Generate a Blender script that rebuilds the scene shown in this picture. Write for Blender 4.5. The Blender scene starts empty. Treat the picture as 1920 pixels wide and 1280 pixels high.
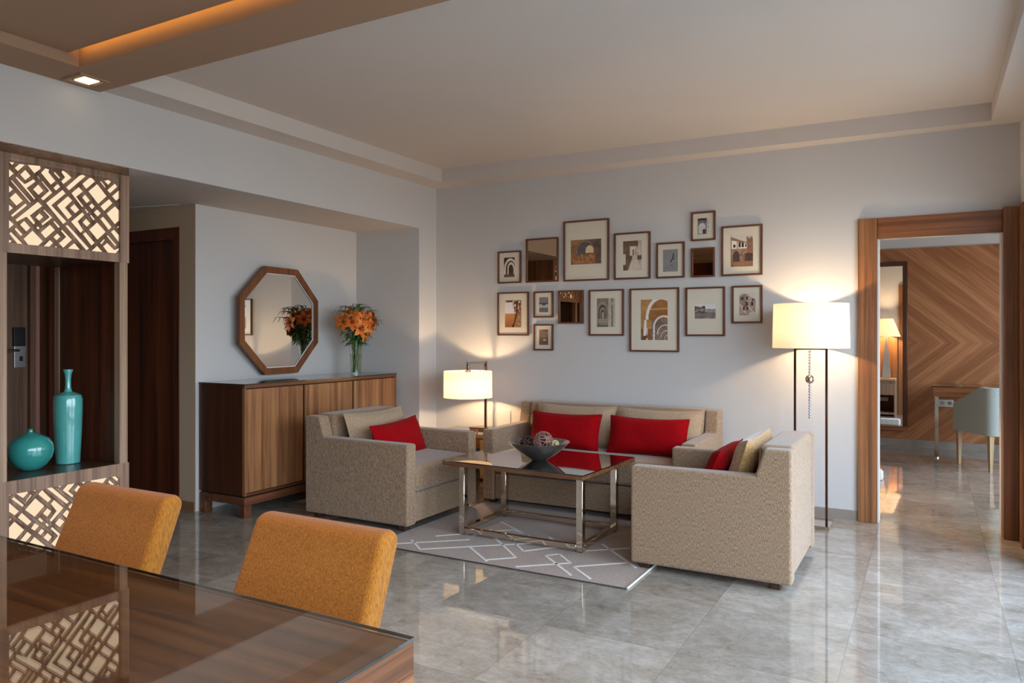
import bpy, bmesh, math, random
from mathutils import Vector, Matrix
random.seed(7)
SC = bpy.context.scene
COL = SC.collection
PI = math.pi

# ------------------------------------------------------------------ camera
cam = bpy.data.cameras.new('camera'); camo = bpy.data.objects.new('camera', cam); COL.objects.link(camo)
cam.sensor_width = 36.0; cam.lens = 1400 / 1920 * 36
cam.shift_y = -14 / 1920
camo.location = (0, 0, 1.3); camo.rotation_euler = (PI / 2, 0, math.radians(29.2))
cam.clip_start = 0.05; cam.clip_end = 100
SC.camera = camo
SC.view_settings.view_transform = 'Standard'; SC.view_settings.look = 'None'
SC.view_settings.gamma = 1.0; SC.view_settings.use_curve_mapping = False
SC.view_settings.exposure = EXPOSURE = -0.22
SC.cycles.use_denoising = True
SC.cycles.max_bounces = 12; SC.cycles.diffuse_bounces = 8; SC.cycles.glossy_bounces = 6
SC.cycles.transmission_bounces = 8; SC.cycles.transparent_max_bounces = 12
SC.cycles.caustics_reflective = False; SC.cycles.caustics_refractive = False
SC.cycles.sample_clamp_indirect = 6.0

# ------------------------------------------------------------------ materials
def srgb(r, g=None, b=None):
    if g is None: r, g, b = r
    f = lambda c: (c / 255 / 12.92) if c / 255 <= 0.04045 else ((c / 255 + 0.055) / 1.055) ** 2.4
    return (f(r), f(g), f(b), 1.0)

class NT:
    def __init__(self, name):
        self.m = bpy.data.materials.new(name); self.m.use_nodes = True
        self.t = self.m.node_tree; self.n = self.t.nodes; self.n.clear()
        self.out = self.n.new('ShaderNodeOutputMaterial')
    def add(self, typ, **kw):
        nd = self.n.new(typ)
        for k, v in kw.items():
            if k.startswith('i_'):
                nd.inputs[k[2:].replace('_', ' ')].default_value = v
            else: setattr(nd, k, v)
        return nd
    def lk(self, a, ao, b, bi): self.t.links.new(a.outputs[ao], b.inputs[bi])
    def math(self, op, a, b=None):
        nd = self.n.new('ShaderNodeMath'); nd.operation = op
        for i, x in enumerate((a, b)):
            if x is None: continue
            if isinstance(x, (int, float)): nd.inputs[i].default_value = x
            else: self.t.links.new(x, nd.inputs[i])
        return nd.outputs[0]
    def ramp(self, src, stops):
        r = self.n.new('ShaderNodeValToRGB')
        el = r.color_ramp.elements
        while len(el) < len(stops): el.new(0.5)
        for e, (p, c) in zip(el, stops): e.position = p; e.color = c
        self.t.links.new(src, r.inputs[0]); return r
    def coords(self, scale, rot=(0, 0, 0), kind='Object'):
        tc = self.n.new('ShaderNodeTexCoord'); mp = self.n.new('ShaderNodeMapping')
        mp.inputs['Scale'].default_value = scale; mp.inputs['Rotation'].default_value = rot
        self.lk(tc, kind, mp, 'Vector'); return mp
    def noise(self, vec, scale, detail=4, rough=0.55, dist=0.0):
        nz = self.n.new('ShaderNodeTexNoise'); nz.inputs['Scale'].default_value = scale
        nz.inputs['Detail'].default_value = detail; nz.inputs['Roughness'].default_value = rough
        nz.inputs['Distortion'].default_value = dist
        self.lk(vec, 'Vector', nz, 'Vector'); return nz
    def bump(self, src, strength, dist=0.01):
        b = self.n.new('ShaderNodeBump'); b.inputs['Strength'].default_value = strength
        b.inputs['Distance'].default_value = dist; self.t.links.new(src, b.inputs['Height']); return b
    def pbr(self, **kw):
        p = self.n.new('ShaderNodeBsdfPrincipled')
        for k, v in kw.items(): p.inputs[k].default_value = v
        self.lk(p, 'BSDF', self.out, 'Surface'); return p

def paint(name, rgb, rough=0.75, spec=0.2):
    N = NT(name); p = N.pbr(**{'Roughness': rough, 'Specular IOR Level': spec})
    mp = N.coords((1, 1, 1)); nz = N.noise(mp, 1.3, 3)
    a = tuple(c * 0.97 for c in srgb(rgb)[:3]) + (1,); r = N.ramp(nz.outputs[0], [(0.3, a), (0.7, srgb(rgb))])
    N.lk(r, 'Color', p, 'Base Color')
    nz2 = N.noise(mp, 90, 3); b = N.bump(nz2.outputs[0], 0.05, 0.004); N.lk(b, 'Normal', p, 'Normal')
    return N.m

def wood(name, dark, light, axis='z', rough=0.35, dens=26.0, coat=0.0, mid=None, spec=0.4):
    N = NT(name); p = N.pbr(**{'Roughness': rough, 'Specular IOR Level': spec, 'Coat Weight': coat, 'Coat Roughness': 0.12})
    s = {'x': (0.5, dens, dens), 'y': (dens, 0.5, dens), 'z': (dens, dens, 0.5)}[axis]
    s2 = {'x': (3, dens * 7, dens * 7), 'y': (dens * 7, 3, dens * 7), 'z': (dens * 7, dens * 7, 3)}[axis]
    nz = N.noise(N.coords(s), 1.0, 5, 0.62, 0.25)
    nf = N.noise(N.coords(s2), 1.0, 3, 0.6)
    v = N.math('ADD', N.math('MULTIPLY', nz.outputs[0], 0.75), N.math('MULTIPLY', nf.outputs[0], 0.25))
    d, l = srgb(dark), srgb(light)
    m = srgb(mid) if mid else tuple((a + b) / 2 for a, b in zip(d, l))
    r = N.ramp(v, [(0.34, d), (0.5, m), (0.66, l)])
    N.lk(r, 'Color', p, 'Base Color')
    b = N.bump(v, 0.06, 0.003); N.lk(b, 'Normal', p, 'Normal')
    return N.m

def fabric(name, dark, light, stretch=(260, 260, 90), sheen=0.25, bump=0.35, rough=0.95):
    N = NT(name); p = N.pbr(**{'Roughness': rough, 'Specular IOR Level': 0.1, 'Sheen Weight': sheen, 'Sheen Roughness': 0.5})
    nz = N.noise(N.coords(stretch), 1.0, 3, 0.7)
    r = N.ramp(nz.outputs[0], [(0.33, srgb(dark)), (0.67, srgb(light))])
    N.lk(r, 'Color', p, 'Base Color')
    b = N.bump(nz.outputs[0], bump, 0.003); N.lk(b, 'Normal', p, 'Normal')
    return N.m

def plain(name, rgb, rough=0.5, metal=0.0, spec=0.5, coat=0.0, var=0.06, emit=None, trans=0.0):
    N = NT(name); p = N.pbr(**{'Roughness': rough, 'Metallic': metal, 'Specular IOR Level': spec, 'Coat Weight': coat, 'Coat Roughness': 0.03, 'Transmission Weight': trans})
    nz = N.noise(N.coords((1, 1, 1)), 7, 3); c = srgb(rgb)
    r = N.ramp(nz.outputs[0], [(0.3, tuple(x * (1 - var) for x in c[:3]) + (1,)), (0.7, c)])
    N.lk(r, 'Color', p, 'Base Color')
    if emit:
        p.inputs['Emission Color'].default_value = srgb(emit[0]); p.inputs['Emission Strength'].default_value = emit[1]
    return N.m

def thin_glass(name, tint=(255, 255, 255), ior=1.5, boost=1.0, rough=0.0):
    N = NT(name)
    tr = N.add('ShaderNodeBsdfTransparent'); tr.inputs[0].default_value = srgb(tint)
    gl = N.add('ShaderNodeBsdfGlossy'); gl.inputs['Roughness'].default_value = rough
    fr = N.add('ShaderNodeFresnel'); ge = N.add('ShaderNodeNewGeometry')
    N.t.links.new(N.math('ADD', ior, N.math('MULTIPLY', ge.outputs['Backfacing'], 1 / ior - ior)), fr.inputs['IOR'])   # same reflectance from both sides of the pane
    f = N.math('MINIMUM', N.math('MULTIPLY', fr.outputs[0], boost), 1.0)
    mx = N.add('ShaderNodeMixShader'); N.t.links.new(f, mx.inputs[0])
    N.lk(tr, 0, mx, 1); N.lk(gl, 0, mx, 2); N.lk(mx, 0, N.out, 'Surface')
    return N.m

def emis(name, rgb, strength):
    N = NT(name); e = N.add('ShaderNodeEmission'); e.inputs['Color'].default_value = srgb(rgb); e.inputs['Strength'].default_value = strength
    N.lk(e, 0, N.out, 'Surface'); return N.m

def shade_mat(name, rgb, glow=0.0):
    N = NT(name)
    mp = N.coords((140, 140, 140)); nz = N.noise(mp, 1, 2)
    r = N.ramp(nz.outputs[0], [(0.3, tuple(c * 0.93 for c in srgb(rgb)[:3]) + (1,)), (0.7, srgb(rgb))])
    d = N.add('ShaderNodeBsdfDiffuse'); t = N.add('ShaderNodeBsdfTranslucent')
    N.lk(r, 'Color', d, 'Color'); N.lk(r, 'Color', t, 'Color')
    mx = N.add('ShaderNodeMixShader'); mx.inputs[0].default_value = 0.25
    N.lk(d, 0, mx, 1); N.lk(t, 0, mx, 2); N.lk(mx, 0, N.out, 'Surface')
    return N.m

def floor_mat():
    N = NT('polished_marble'); p = N.pbr(**{'Roughness': 0.025, 'Specular IOR Level': 0.5, 'IOR': 1.95})
    tc = N.add('ShaderNodeTexCoord'); sp = N.add('ShaderNodeSeparateXYZ'); N.lk(tc, 'Object', sp, 0)
    tx = N.math('DIVIDE', N.math('ADD', sp.outputs[0], 30.3), 0.6); ty = N.math('DIVIDE', N.math('ADD', sp.outputs[1], 30.0 - 3.585), 0.6)
    cb = N.add('ShaderNodeCombineXYZ'); N.t.links.new(N.math('FLOOR', tx), cb.inputs[0]); N.t.links.new(N.math('FLOOR', ty), cb.inputs[1])
    wn = N.add('ShaderNodeTexWhiteNoise', noise_dimensions='2D'); N.lk(cb, 0, wn, 'Vector')
    off = N.add('ShaderNodeVectorMath', operation='MULTIPLY_ADD'); N.lk(wn, 'Color', off, 0); off.inputs[1].default_value = (17, 17, 17); N.lk(tc, 'Object', off, 2)
    mp = N.add('ShaderNodeMapping'); mp.inputs['Scale'].default_value = (1.0, 1.35, 1); mp.inputs['Rotation'].default_value = (0, 0, 0.4); N.lk(off, 0, mp, 0)
    n1 = N.noise(mp, 3.0, 9, 0.68, 0.5); n2 = N.noise(mp, 16, 6, 0.7, 0.9)
    v = N.math('ADD', N.math('MULTIPLY', n1.outputs[0], 0.6), N.math('MULTIPLY', n2.outputs[0], 0.4))
    r = N.ramp(v, [(0.28, srgb(112, 98, 84)), (0.42, srgb(150, 138, 123)), (0.55, srgb(172, 161, 147)), (0.72, srgb(198, 188, 175))])
    n3 = N.noise(mp, 4.5, 10, 0.75, 1.6)
    vein = N.math('SUBTRACT', 1.0, N.math('MINIMUM', N.math('MULTIPLY', N.math('ABSOLUTE', N.math('SUBTRACT', n3.outputs[0], 0.5)), 40.0), 1.0))
    tone = N.math('ADD', 0.80, N.math('MULTIPLY', wn.outputs['Value'], 0.26))
    tone = N.math('SUBTRACT', tone, N.math('MULTIPLY', vein, 0.16))
    n4 = N.noise(mp, 22, 8, 0.8, 1.2); fl = N.math('MULTIPLY', N.math('GREATER_THAN', n4.outputs[0], 0.66), 0.16); tone = N.math('SUBTRACT', tone, fl)
    def joint(t):
        f = N.math('FRACT', t); return N.math('LESS_THAN', N.math('MINIMUM', f, N.math('SUBTRACT', 1.0, f)), 0.0026)
    j = N.math('MAXIMUM', joint(tx), joint(ty)); tone = N.math('SUBTRACT', tone, N.math('MULTIPLY', j, 0.28))
    mul = N.add('ShaderNodeVectorMath', operation='SCALE'); N.lk(r, 'Color', mul, 0); N.t.links.new(tone, mul.inputs['Scale'])
    N.lk(mul, 0, p, 'Base Color')
    return N.m

def chevron_mat():
    N = NT('chevron_veneer'); p = N.pbr(**{'Roughness': 0.4, 'Specular IOR Level': 0.3})
    tc = N.add('ShaderNodeTexCoord'); sp = N.add('ShaderNodeSeparateXYZ'); N.lk(tc, 'Object', sp, 0)
    dz = N.math('ABSOLUTE', N.math('SUBTRACT', sp.outputs[2], 1.2))
    w = N.math('ADD', sp.outputs[0], N.math('MULTIPLY', dz, 1.15)); a = N.math('SUBTRACT', dz, N.math('MULTIPLY', sp.outputs[0], 0.9))
    cb = N.add('ShaderNodeCombineXYZ'); N.t.links.new(N.math('MULTIPLY', w, 11.0), cb.inputs[0]); N.t.links.new(N.math('MULTIPLY', a, 0.5), cb.inputs[1])
    n1 = N.noise(cb, 1.0, 5, 0.65, 0.2)
    cb2 = N.add('ShaderNodeCombineXYZ'); N.t.links.new(N.math('MULTIPLY', w, 90.0), cb2.inputs[0]); N.t.links.new(N.math('MULTIPLY', a, 3.0), cb2.inputs[1])
    n2 = N.noise(cb2, 1.0, 3)
    wn = N.add('ShaderNodeTexWhiteNoise', noise_dimensions='1D'); N.t.links.new(N.math('FLOOR', N.math('MULTIPLY', w, 6.5)), wn.inputs['W'])
    v = N.math('ADD', N.math('ADD', N.math('MULTIPLY', n1.outputs[0], 0.62), N.math('MULTIPLY', n2.outputs[0], 0.18)), N.math('MULTIPLY', wn.outputs['Value'], 0.13))
    r = N.ramp(v, [(0.26, srgb(110, 68, 42)), (0.46, srgb(150, 98, 62)), (0.66, srgb(190, 136, 94))])
    N.lk(r, 'Color', p, 'Base Color'); return N.m

def vcol_mat():
    N = NT('photo_print'); p = N.pbr(**{'Roughness': 0.55, 'Specular IOR Level': 0.3, 'Coat Weight': 0.7, 'Coat Roughness': 0.02})
    a = N.add('ShaderNodeVertexColor', layer_name='Col'); N.lk(a, 'Color', p, 'Base Color'); return N.m

M = {}
M['wall'] = paint('wall_paint', (200, 197, 195))
M['ceil'] = paint('ceiling_paint', (206, 197, 190))
M['ceil_dim_warm'] = paint('dim_warm_lit_ceiling_paint', (164, 134, 110))  # dim warm light over the dining area is put into this ceiling colour
M['wall_tan'] = paint('tan_wall_paint', (196, 172, 146))
M['floor'] = floor_mat()
M['stone'] = plain('stone_skirting', (148, 138, 128), 0.25, var=0.2)
M['stone_tan'] = plain('tan_stone_skirting', (150, 112, 78), 0.3, var=0.2)
M['unit_z'] = wood('grey_walnut_vertical', (104, 78, 62), (172, 138, 114), 'z', 0.45, 30)
M['unit_post'] = wood('limed_oak_vertical', (126, 98, 76), (180, 150, 124), 'z', 0.5, 34)
M['unit_y'] = wood('dark_walnut_along', (52, 36, 28), (92, 66, 50), 'y', 0.3, 30)
M['side_z'] = wood('walnut_vertical', (82, 42, 22), (186, 132, 88), 'z', 0.32, 18, coat=0.2)
M['side_y'] = wood('walnut_along', (70, 38, 24), (128, 80, 54), 'y', 0.32, 26, coat=0.2)
M['side_dark'] = wood('dark_and_shaded_walnut', (48, 24, 14), (88, 48, 28), 'z', 0.35, 22, coat=0.1)  # darker walnut; on the sideboard ends it carries their shading as colour
M['maho'] = wood('mahogany_door', (46, 20, 12), (112, 54, 30), 'z', 0.4, 14, spec=0.3)
M['entry'] = wood('brown_door', (92, 68, 54), (150, 114, 90), 'z', 0.45, 20)
M['door_z'] = wood('doorframe_vertical', (92, 54, 30), (164, 112, 72), 'z', 0.35, 26)
M['door_x'] = wood('doorframe_along', (88, 46, 24), (156, 100, 60), 'x', 0.35, 30)
M['chevron'] = chevron_mat()
M['table_x'] = wood('dining_veneer', (70, 40, 22), (146, 98, 62), 'x', 0.35, 34, mid=(112, 72, 44))
M['table_y'] = wood('dining_veneer_end', (62, 34, 18), (140, 92, 56), 'y', 0.35, 40, mid=(108, 66, 38))
M['mirror_wood'] = wood('mirror_frame_wood', (88, 50, 26), (136, 84, 48), 'z', 0.4, 24)
M['picframe'] = plain('picture_frame_wood', (104, 60, 38), 0.4, var=0.3)
M['mat'] = plain('picture_mat_board', (214, 204, 186), 0.6, var=0.02, coat=0.6)
M['print'] = vcol_mat()
M['mirror'] = plain('mirror_silver', (240, 240, 236), 0.0, 1.0, var=0.0)
M['mirror_brown'] = plain('bronze_mirror', (190, 158, 128), 0.0, 1.0, var=0.0)
M['tweed'] = fabric('taupe_tweed', (102, 78, 58), (182, 153, 124), (300, 300, 70), 0.3)
M['cushion'] = fabric('beige_weave', (130, 106, 82), (192, 166, 136), (300, 300, 120))
M['gold'] = fabric('gold_satin', (146, 106, 58), (190, 148, 92), (60, 60, 60), 0.5, 0.15, 0.55)
M['red'] = fabric('red_velvet', (124, 3, 9), (162, 6, 14), (120, 120, 120), 0.02, 0.15)
M['mustard'] = fabric('mustard_weave', (112, 66, 18), (164, 108, 42), (420, 420, 50), 0.12, 0.4)
M['chrome'] = plain('chrome', (218, 206, 190), 0.08, 1.0, var=0.02)
M['bronze'] = plain('bronze_metal', (120, 96, 82), 0.18, 1.0, var=0.03)
M['steel'] = plain('brushed_steel', (190, 188, 184), 0.28, 1.0, var=0.05)
M['black'] = plain('black_plastic', (18, 17, 17), 0.4)
M['darkfoot'] = wood('dark_wood_foot', (44, 26, 18), (80, 54, 38), 'z', 0.4, 30)
M['glass_top'] = thin_glass('table_glass', (248, 250, 248), 1.5, 1.7)
M['glass_side'] = thin_glass('sideboard_glass', (236, 246, 244), 1.55, 3.2)
M['pane'] = thin_glass('window_pane', (250, 252, 252))
M['crystal'] = plain('crystal_bead', (206, 204, 206), 0.08, 0.55, var=0.3, coat=1.0)
M['vase_glass'] = thin_glass('vase_glass', (247, 250, 248), 1.5, 1.1)
M['water'] = thin_glass('vase_water', (238, 242, 228), 1.33, 1.0)
M['glass_edge'] = plain('glass_edge', (52, 50, 44), 0.15, coat=0.5)
M['teal'] = plain('teal_glaze', (60, 160, 152), 0.18, coat=0.8, var=0.25)
M['teal_pale'] = plain('pale_teal_glaze', (92, 178, 172), 0.16, coat=0.8, var=0.2)
M['shade'] = shade_mat('lampshade_linen', (226, 216, 198))
M['glow'] = emis('lit_lattice_diffuser', (255, 228, 192), 1.15)
M['led'] = emis('led_lamp', (255, 236, 200), 4.0)
M['led_strip'] = emis('led_strip', (255, 190, 90), 16.0)
M['rug'] = fabric('grey_rug_wool', (142, 120, 104), (174, 151, 133), (120, 120, 120), 0.2, 0.4)
M['rug_line'] = fabric('white_rug_wool', (206, 198, 190), (226, 220, 212), (120, 120, 120), 0.2, 0.4)
M['rug_edge'] = fabric('dark_rug_binding', (58, 48, 46), (84, 72, 68), (90, 90, 90))
M['bowl'] = plain('smoky_glass_bowl', (150, 140, 134), 0.16, 0.75, var=0.35, coat=0.6)
M['vine'] = plain('brown_vine', (150, 104, 92), 0.6, var=0.35)
M['vine_dark'] = plain('dark_vine', (74, 42, 34), 0.65, var=0.35)
M['vine_pale'] = plain('pale_rattan', (206, 186, 140), 0.6, var=0.2)
M['petal'] = plain('orange_petal', (238, 118, 40), 0.5, spec=0.3, var=0.35)
M['petal_pale'] = plain('pale_orange_petal', (244, 152, 76), 0.5, spec=0.3, var=0.3)
M['leaf'] = plain('green_leaf', (84, 124, 56), 0.45, var=0.4)
M['stem'] = plain('green_stem', (110, 130, 66), 0.5, var=0.3)
M['grass'] = plain('dark_grass_blade', (66, 104, 60), 0.45, var=0.3)
M['anther'] = plain('brown_anther', (110, 46, 20), 0.7)
M['white_plastic'] = plain('white_plastic', (226, 222, 212), 0.4, var=0.02)
M['white_paint'] = plain('white_trim_paint', (222, 218, 212), 0.5, var=0.02)
M['white_cloth'] = fabric('white_cloth', (216, 214, 214), (240, 238, 236), (60, 60, 60))
M['pale_uph'] = fabric('pale_teal_upholstery', (150, 158, 152), (178, 186, 178), (200, 200, 200))
M['pale_leg'] = wood('pale_oak_leg', (150, 120, 84), (196, 168, 128), 'z', 0.45, 30)
M['lamp_base'] = plain('grey_lamp_base', (176, 174, 168), 0.3, var=0.1)
M['side_tbl'] = wood('side_table_veneer', (120, 72, 34), (176, 118, 66), 'x', 0.35, 26)

# ------------------------------------------------------------------ mesh builder
class MB:
    def __init__(self): self.b = bmesh.new(); self.mats = []
    def mi(self, m):
        if m not in self.mats: self.mats.append(m)
        return self.mats.index(m)
    def _fin(self, faces, m, smooth=False):
        k = self.mi(m)
        for f in faces: f.material_index = k; f.smooth = smooth
    def box(self, x0, x1, y0, y1, z0, z1, m, bev=0.0, seg=3):
        r = bmesh.ops.create_cube(self.b, size=1.0)
        vs = r['verts']
        bmesh.ops.scale(self.b, vec=(x1 - x0, y1 - y0, z1 - z0), verts=vs)
        bmesh.ops.translate(self.b, vec=((x0 + x1) / 2, (y0 + y1) / 2, (z0 + z1) / 2), verts=vs)
        fs = set(f for v in vs for f in v.link_faces)
        if bev > 0:
            es = set(e for v in vs for e in v.link_edges)
            rr = bmesh.ops.bevel(self.b, geom=list(es), offset=bev, segments=seg, profile=0.5, affect='EDGES')
            vs2 = set(rr['verts']); fs = set(f for f in rr['faces'])
            seen = set(fs); stack = list(fs)
            while stack:
                f = stack.pop()
                for e in f.edges:
                    for g in e.link_faces:
                        if g not in seen: seen.add(g); stack.append(g)
            fs = seen
        if bev > 0 and seg > 1: self.wn = True
        self._fin(fs, m, bev > 0 and seg > 1); return self
    def prism(self, pts, axis, a, c, m, bev=0.0, seg=3, smooth=False):
        """extrude polygon (2-D pts) along axis from a to c; axis 'x': pts=(y,z); 'y': (x,z); 'z': (x,y)"""
        mk = {'x': lambda p, t: (t, p[0], p[1]), 'y': lambda p, t: (p[0], t, p[1]), 'z': lambda p, t: (p[0], p[1], t)}[axis]
        v0 = [self.b.verts.new(mk(p, a)) for p in pts]; v1 = [self.b.verts.new(mk(p, c)) for p in pts]
        fs = [self.b.faces.new(v0), self.b.faces.new(list(reversed(v1)))]
        n = len(pts)
        for i in range(n): fs.append(self.b.faces.new((v0[i], v1[i], v1[(i + 1) % n], v0[(i + 1) % n])))
        bmesh.ops.recalc_face_normals(self.b, faces=fs)
        if bev > 0:
            es = set(e for f in fs for e in f.edges)
            rr = bmesh.ops.bevel(self.b, geom=list(es), offset=bev, segments=seg, profile=0.5, affect='EDGES')
            seen = set(rr['faces']); stack = list(seen)
            while stack:
                f = stack.pop()
                for e in f.edges:
                    for g in e.link_faces:
                        if g not in seen: seen.add(g); stack.append(g)
            fs = seen; smooth = seg > 1; self.wn = self.wn or seg > 1
        self._fin(fs, m, smooth); return self
    def lathe(self, prof, cx, cy, m, seg=40, cap=True, smooth=True, sx=1.0, sy=1.0):
        rings = []
        for r, z in prof:
            rings.append([self.b.verts.new((cx + sx * r * math.cos(2 * PI * i / seg), cy + sy * r * math.sin(2 * PI * i / seg), z)) for i in range(seg)])
        fs = []
        for a, c in zip(rings, rings[1:]):
            for i in range(seg):
                fs.append(self.b.faces.new((a[i], a[(i + 1) % seg], c[(i + 1) % seg], c[i])))
        if cap:
            fs.append(self.b.faces.new(list(reversed(rings[0])))); fs.append(self.b.faces.new(rings[-1]))
        self._fin(fs, m, smooth); return self
    def tube(self, pts, r, m, seg=8, closed=False, cap=True):
        pts = [Vector(p) for p in pts]; n = len(pts); rings = []
        rs = r if isinstance(r, (list, tuple)) else [r] * n
        prev = None
        for i, p in enumerate(pts):
            t = (pts[(i + 1) % n] - pts[i - 1]) if closed else (pts[min(i + 1, n - 1)] - pts[max(i - 1, 0)])
            t.normalize()
            if prev is None:
                u = t.orthogonal().normalized()
            else:
                u = prev - t * prev.dot(t)
                u = u.normalized() if u.length > 1e-6 else t.orthogonal().normalized()
            prev = u; w = t.cross(u)
            rings.append([self.b.verts.new(p + (u * math.cos(2 * PI * k / seg) + w * math.sin(2 * PI * k / seg)) * rs[i]) for k in range(seg)])
        fs = []
        pr = list(zip(rings, rings[1:])) + ([(rings[-1], rings[0])] if closed else [])
        for a, c in pr:
            for k in range(seg): fs.append(self.b.faces.new((a[k], a[(k + 1) % seg], c[(k + 1) % seg], c[k])))
        if cap and not closed:
            fs.append(self.b.faces.new(list(reversed(rings[0])))); fs.append(self.b.faces.new(rings[-1]))
        self._fin(fs, m, True); return self
    def sphere(self, c, r, m, seg=20, sz=1.0):
        rr = bmesh.ops.create_uvsphere(self.b, u_segments=seg, v_segments=max(8, seg // 2), radius=r)
        bmesh.ops.scale(self.b, vec=(1, 1, sz), verts=rr['verts']); bmesh.ops.translate(self.b, vec=c, verts=rr['verts'])
        self._fin(set(f for v in rr['verts'] for f in v.link_faces), m, True); return self
    def quad(self, pts, m, smooth=False):
        f = self.b.faces.new([self.b.verts.new(p) for p in pts]); self._fin([f], m, smooth); return self
    def bar(self, p, q, w, t, nrm, m):
        """rectangular bar from p to q, width w in the plane, thickness t along nrm"""
        p, q, nrm = Vector(p), Vector(q), Vector(nrm).normalized(); d = (q - p).normalized(); s = d.cross(nrm) * w / 2; h = nrm * t
        v = [self.b.verts.new(x) for x in (p + s, p - s, q - s, q + s, p + s + h, p - s + h, q - s + h, q + s + h)]
        fs = [self.b.faces.new([v[i] for i in ix]) for ix in ((0, 1, 2, 3), (7, 6, 5, 4), (0, 4, 5, 1), (1, 5, 6, 2), (2, 6, 7, 3), (3, 7, 4, 0))]
        bmesh.ops.recalc_face_normals(self.b, faces=fs); self._fin(fs, m); return self
    def pillow(self, w, h, t, m, mat4, n=14, pinch=0.07):
        g = {}
        for sgn in (1, -1):
            for i in range(n + 1):
                for j in range(n + 1):
                    u = -1 + 2 * i / n; v = -1 + 2 * j / n
                    edge = i in (0, n) or j in (0, n)
                    if sgn < 0 and edge: g[(sgn, i, j)] = g[(1, i, j)]; continue
                    x = w / 2 * u * (1 - pinch * 0.6 * (1 - v * v)); y = h / 2 * v * (1 - pinch * 1.6 * (1 - u * u))
                    th = t / 2 * (max(0, (1 - u ** 4) * (1 - v ** 4)) ** 0.55)
                    th += 0.004 * math.sin(7 * u + 3 * v) * (1 - u * u) * (1 - v * v)
                    g[(sgn, i, j)] = self.b.verts.new(mat4 @ Vector((x, -sgn * th, y)))
        fs = []
        for sgn in (1, -1):
            for i in range(n):
                for j in range(n):
                    q = [g[(sgn, i, j)], g[(sgn, i + 1, j)], g[(sgn, i + 1, j + 1)], g[(sgn, i, j + 1)]]
                    if sgn < 0: q.reverse()
                    fs.append(self.b.faces.new(q))
        self._fin(fs, m, True); return self
    wn = False
    def build(self, name, parent=None, local=False, **props):
        me = bpy.data.meshes.new(name)
        if parent is not None and not local:
            bmesh.ops.translate(self.b, vec=-abs_loc(parent), verts=self.b.verts[:])
        self.b.normal_update(); self.b.to_mesh(me); self.b.free()
        for m in self.mats: me.materials.append(m)
        me.set_sharp_from_angle(angle=math.radians(38))
        o = bpy.data.objects.new(name, me); COL.objects.link(o)
        if self.wn:
            w = o.modifiers.new('weighted', 'WEIGHTED_NORMAL'); w.keep_sharp = True
        if parent is not None: o.parent = parent
        for k, v in props.items(): o[k] = v
        return o

def abs_loc(o):
    v = Vector((0, 0, 0))
    while o is not None: v = v + Vector(o.location); o = o.parent
    return v

def thing(name, label, cat, loc=(0, 0, 0), rz=0.0, group=None):
    o = bpy.data.objects.new(name, None); COL.objects.link(o); o.empty_display_size = 0.05
    o.location = loc; o.rotation_euler = (0, 0, rz); o['label'] = label; o['category'] = cat
    if group: o['group'] = group
    return o
def tag(o, label, cat, group=None):
    o['label'] = label; o['category'] = cat
    if group: o['group'] = group
    return o
def struct(o): o['kind'] = 'structure'; return o
def rebase(o, loc):
    """move a single-mesh thing's origin to loc without moving the mesh"""
    o.data.transform(Matrix.Translation(-Vector(loc))); o.location = loc; return o

# ------------------------------------------------------------------ measures (metres; camera stands at the origin, 1.3 m up)
YB = 5.723          # back wall face
XL = -4.006         # left wall face
XN = -4.69          # niche back wall
YS = 3.64           # stub / wardrobe wall face
XR = 0.505          # right wall face
ZC = 2.648          # low ceiling
ZT = 2.764          # tray ceiling
ZN = 2.253          # niche soffit
YREAR = -2.6
XH = -6.6           # hall end wall
YBED = 9.75         # bedroom far wall
XBED = 2.3

# ------------------------------------------------------------------ the setting
b = MB(); b.box(-7.2, XBED + .3, YREAR - .2, 10.2, -0.1, 0, M['floor']); struct(b.build('floor'))
# back wall with doorway
b = MB()
b.box(-4.9, -0.40, YB, YB + .147, 0, 2.85, M['wall']); b.box(0.46, XBED, YB, YB + .147, 0, 2.85, M['wall']); b.box(-0.40, 0.46, YB, YB + .147, 2.03, 2.85, M['wall'])
struct(b.build('wall_back'))
# left wall: header over the niche, solid part beside the shelf unit, pier at the corner
b = MB()
b.box(-4.12, XL, YREAR, YB, ZN, 2.85, M['wall']); b.box(-4.25, XL, YREAR, 1.90, 0, ZN, M['wall'])
b.prism([(XL, 5.455), (XN, 5.40), (XN, YB), (XL, YB)], 'z', 0, ZN, M['wall'])
struct(b.build('wall_left'))
b = MB(); b.box(XN - .12, XN, YS + .003, YB, 0, ZN, M['wall']); struct(b.build('wall_niche'))
# wall of the entrance hall that faces the dining area, with the wardrobe opening
b = MB()
b.box(-4.868, XN - .12, YS + .003, YS + .12, 0, ZN, M['wall_tan']); b.box(-4.868, XN, YS, YS + .003, 0, ZN, M['wall_tan']); b.box(XH, -4.868, YS, YS + .12, 2.098, ZN, M['wall_tan'])
struct(b.build('wall_hall'))
b = MB(); b.box(XH - .12, XH, 1.9, YS + .12, 2.06, ZN, M['wall_tan']); b.box(XH - .12, XH, 1.6, 2.44, 0, 2.06, M['wall_tan'])
b.box(XH - .30, XH - .25, 1.6, YS + .2, 0, 2.3, M['maho']); struct(b.build('wall_entrance'))
b = MB(); b.box(XH - .12, -4.25, 1.45, 1.6, 0, ZN, M['wall_tan']); struct(b.build('wall_hall_side'))
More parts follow.
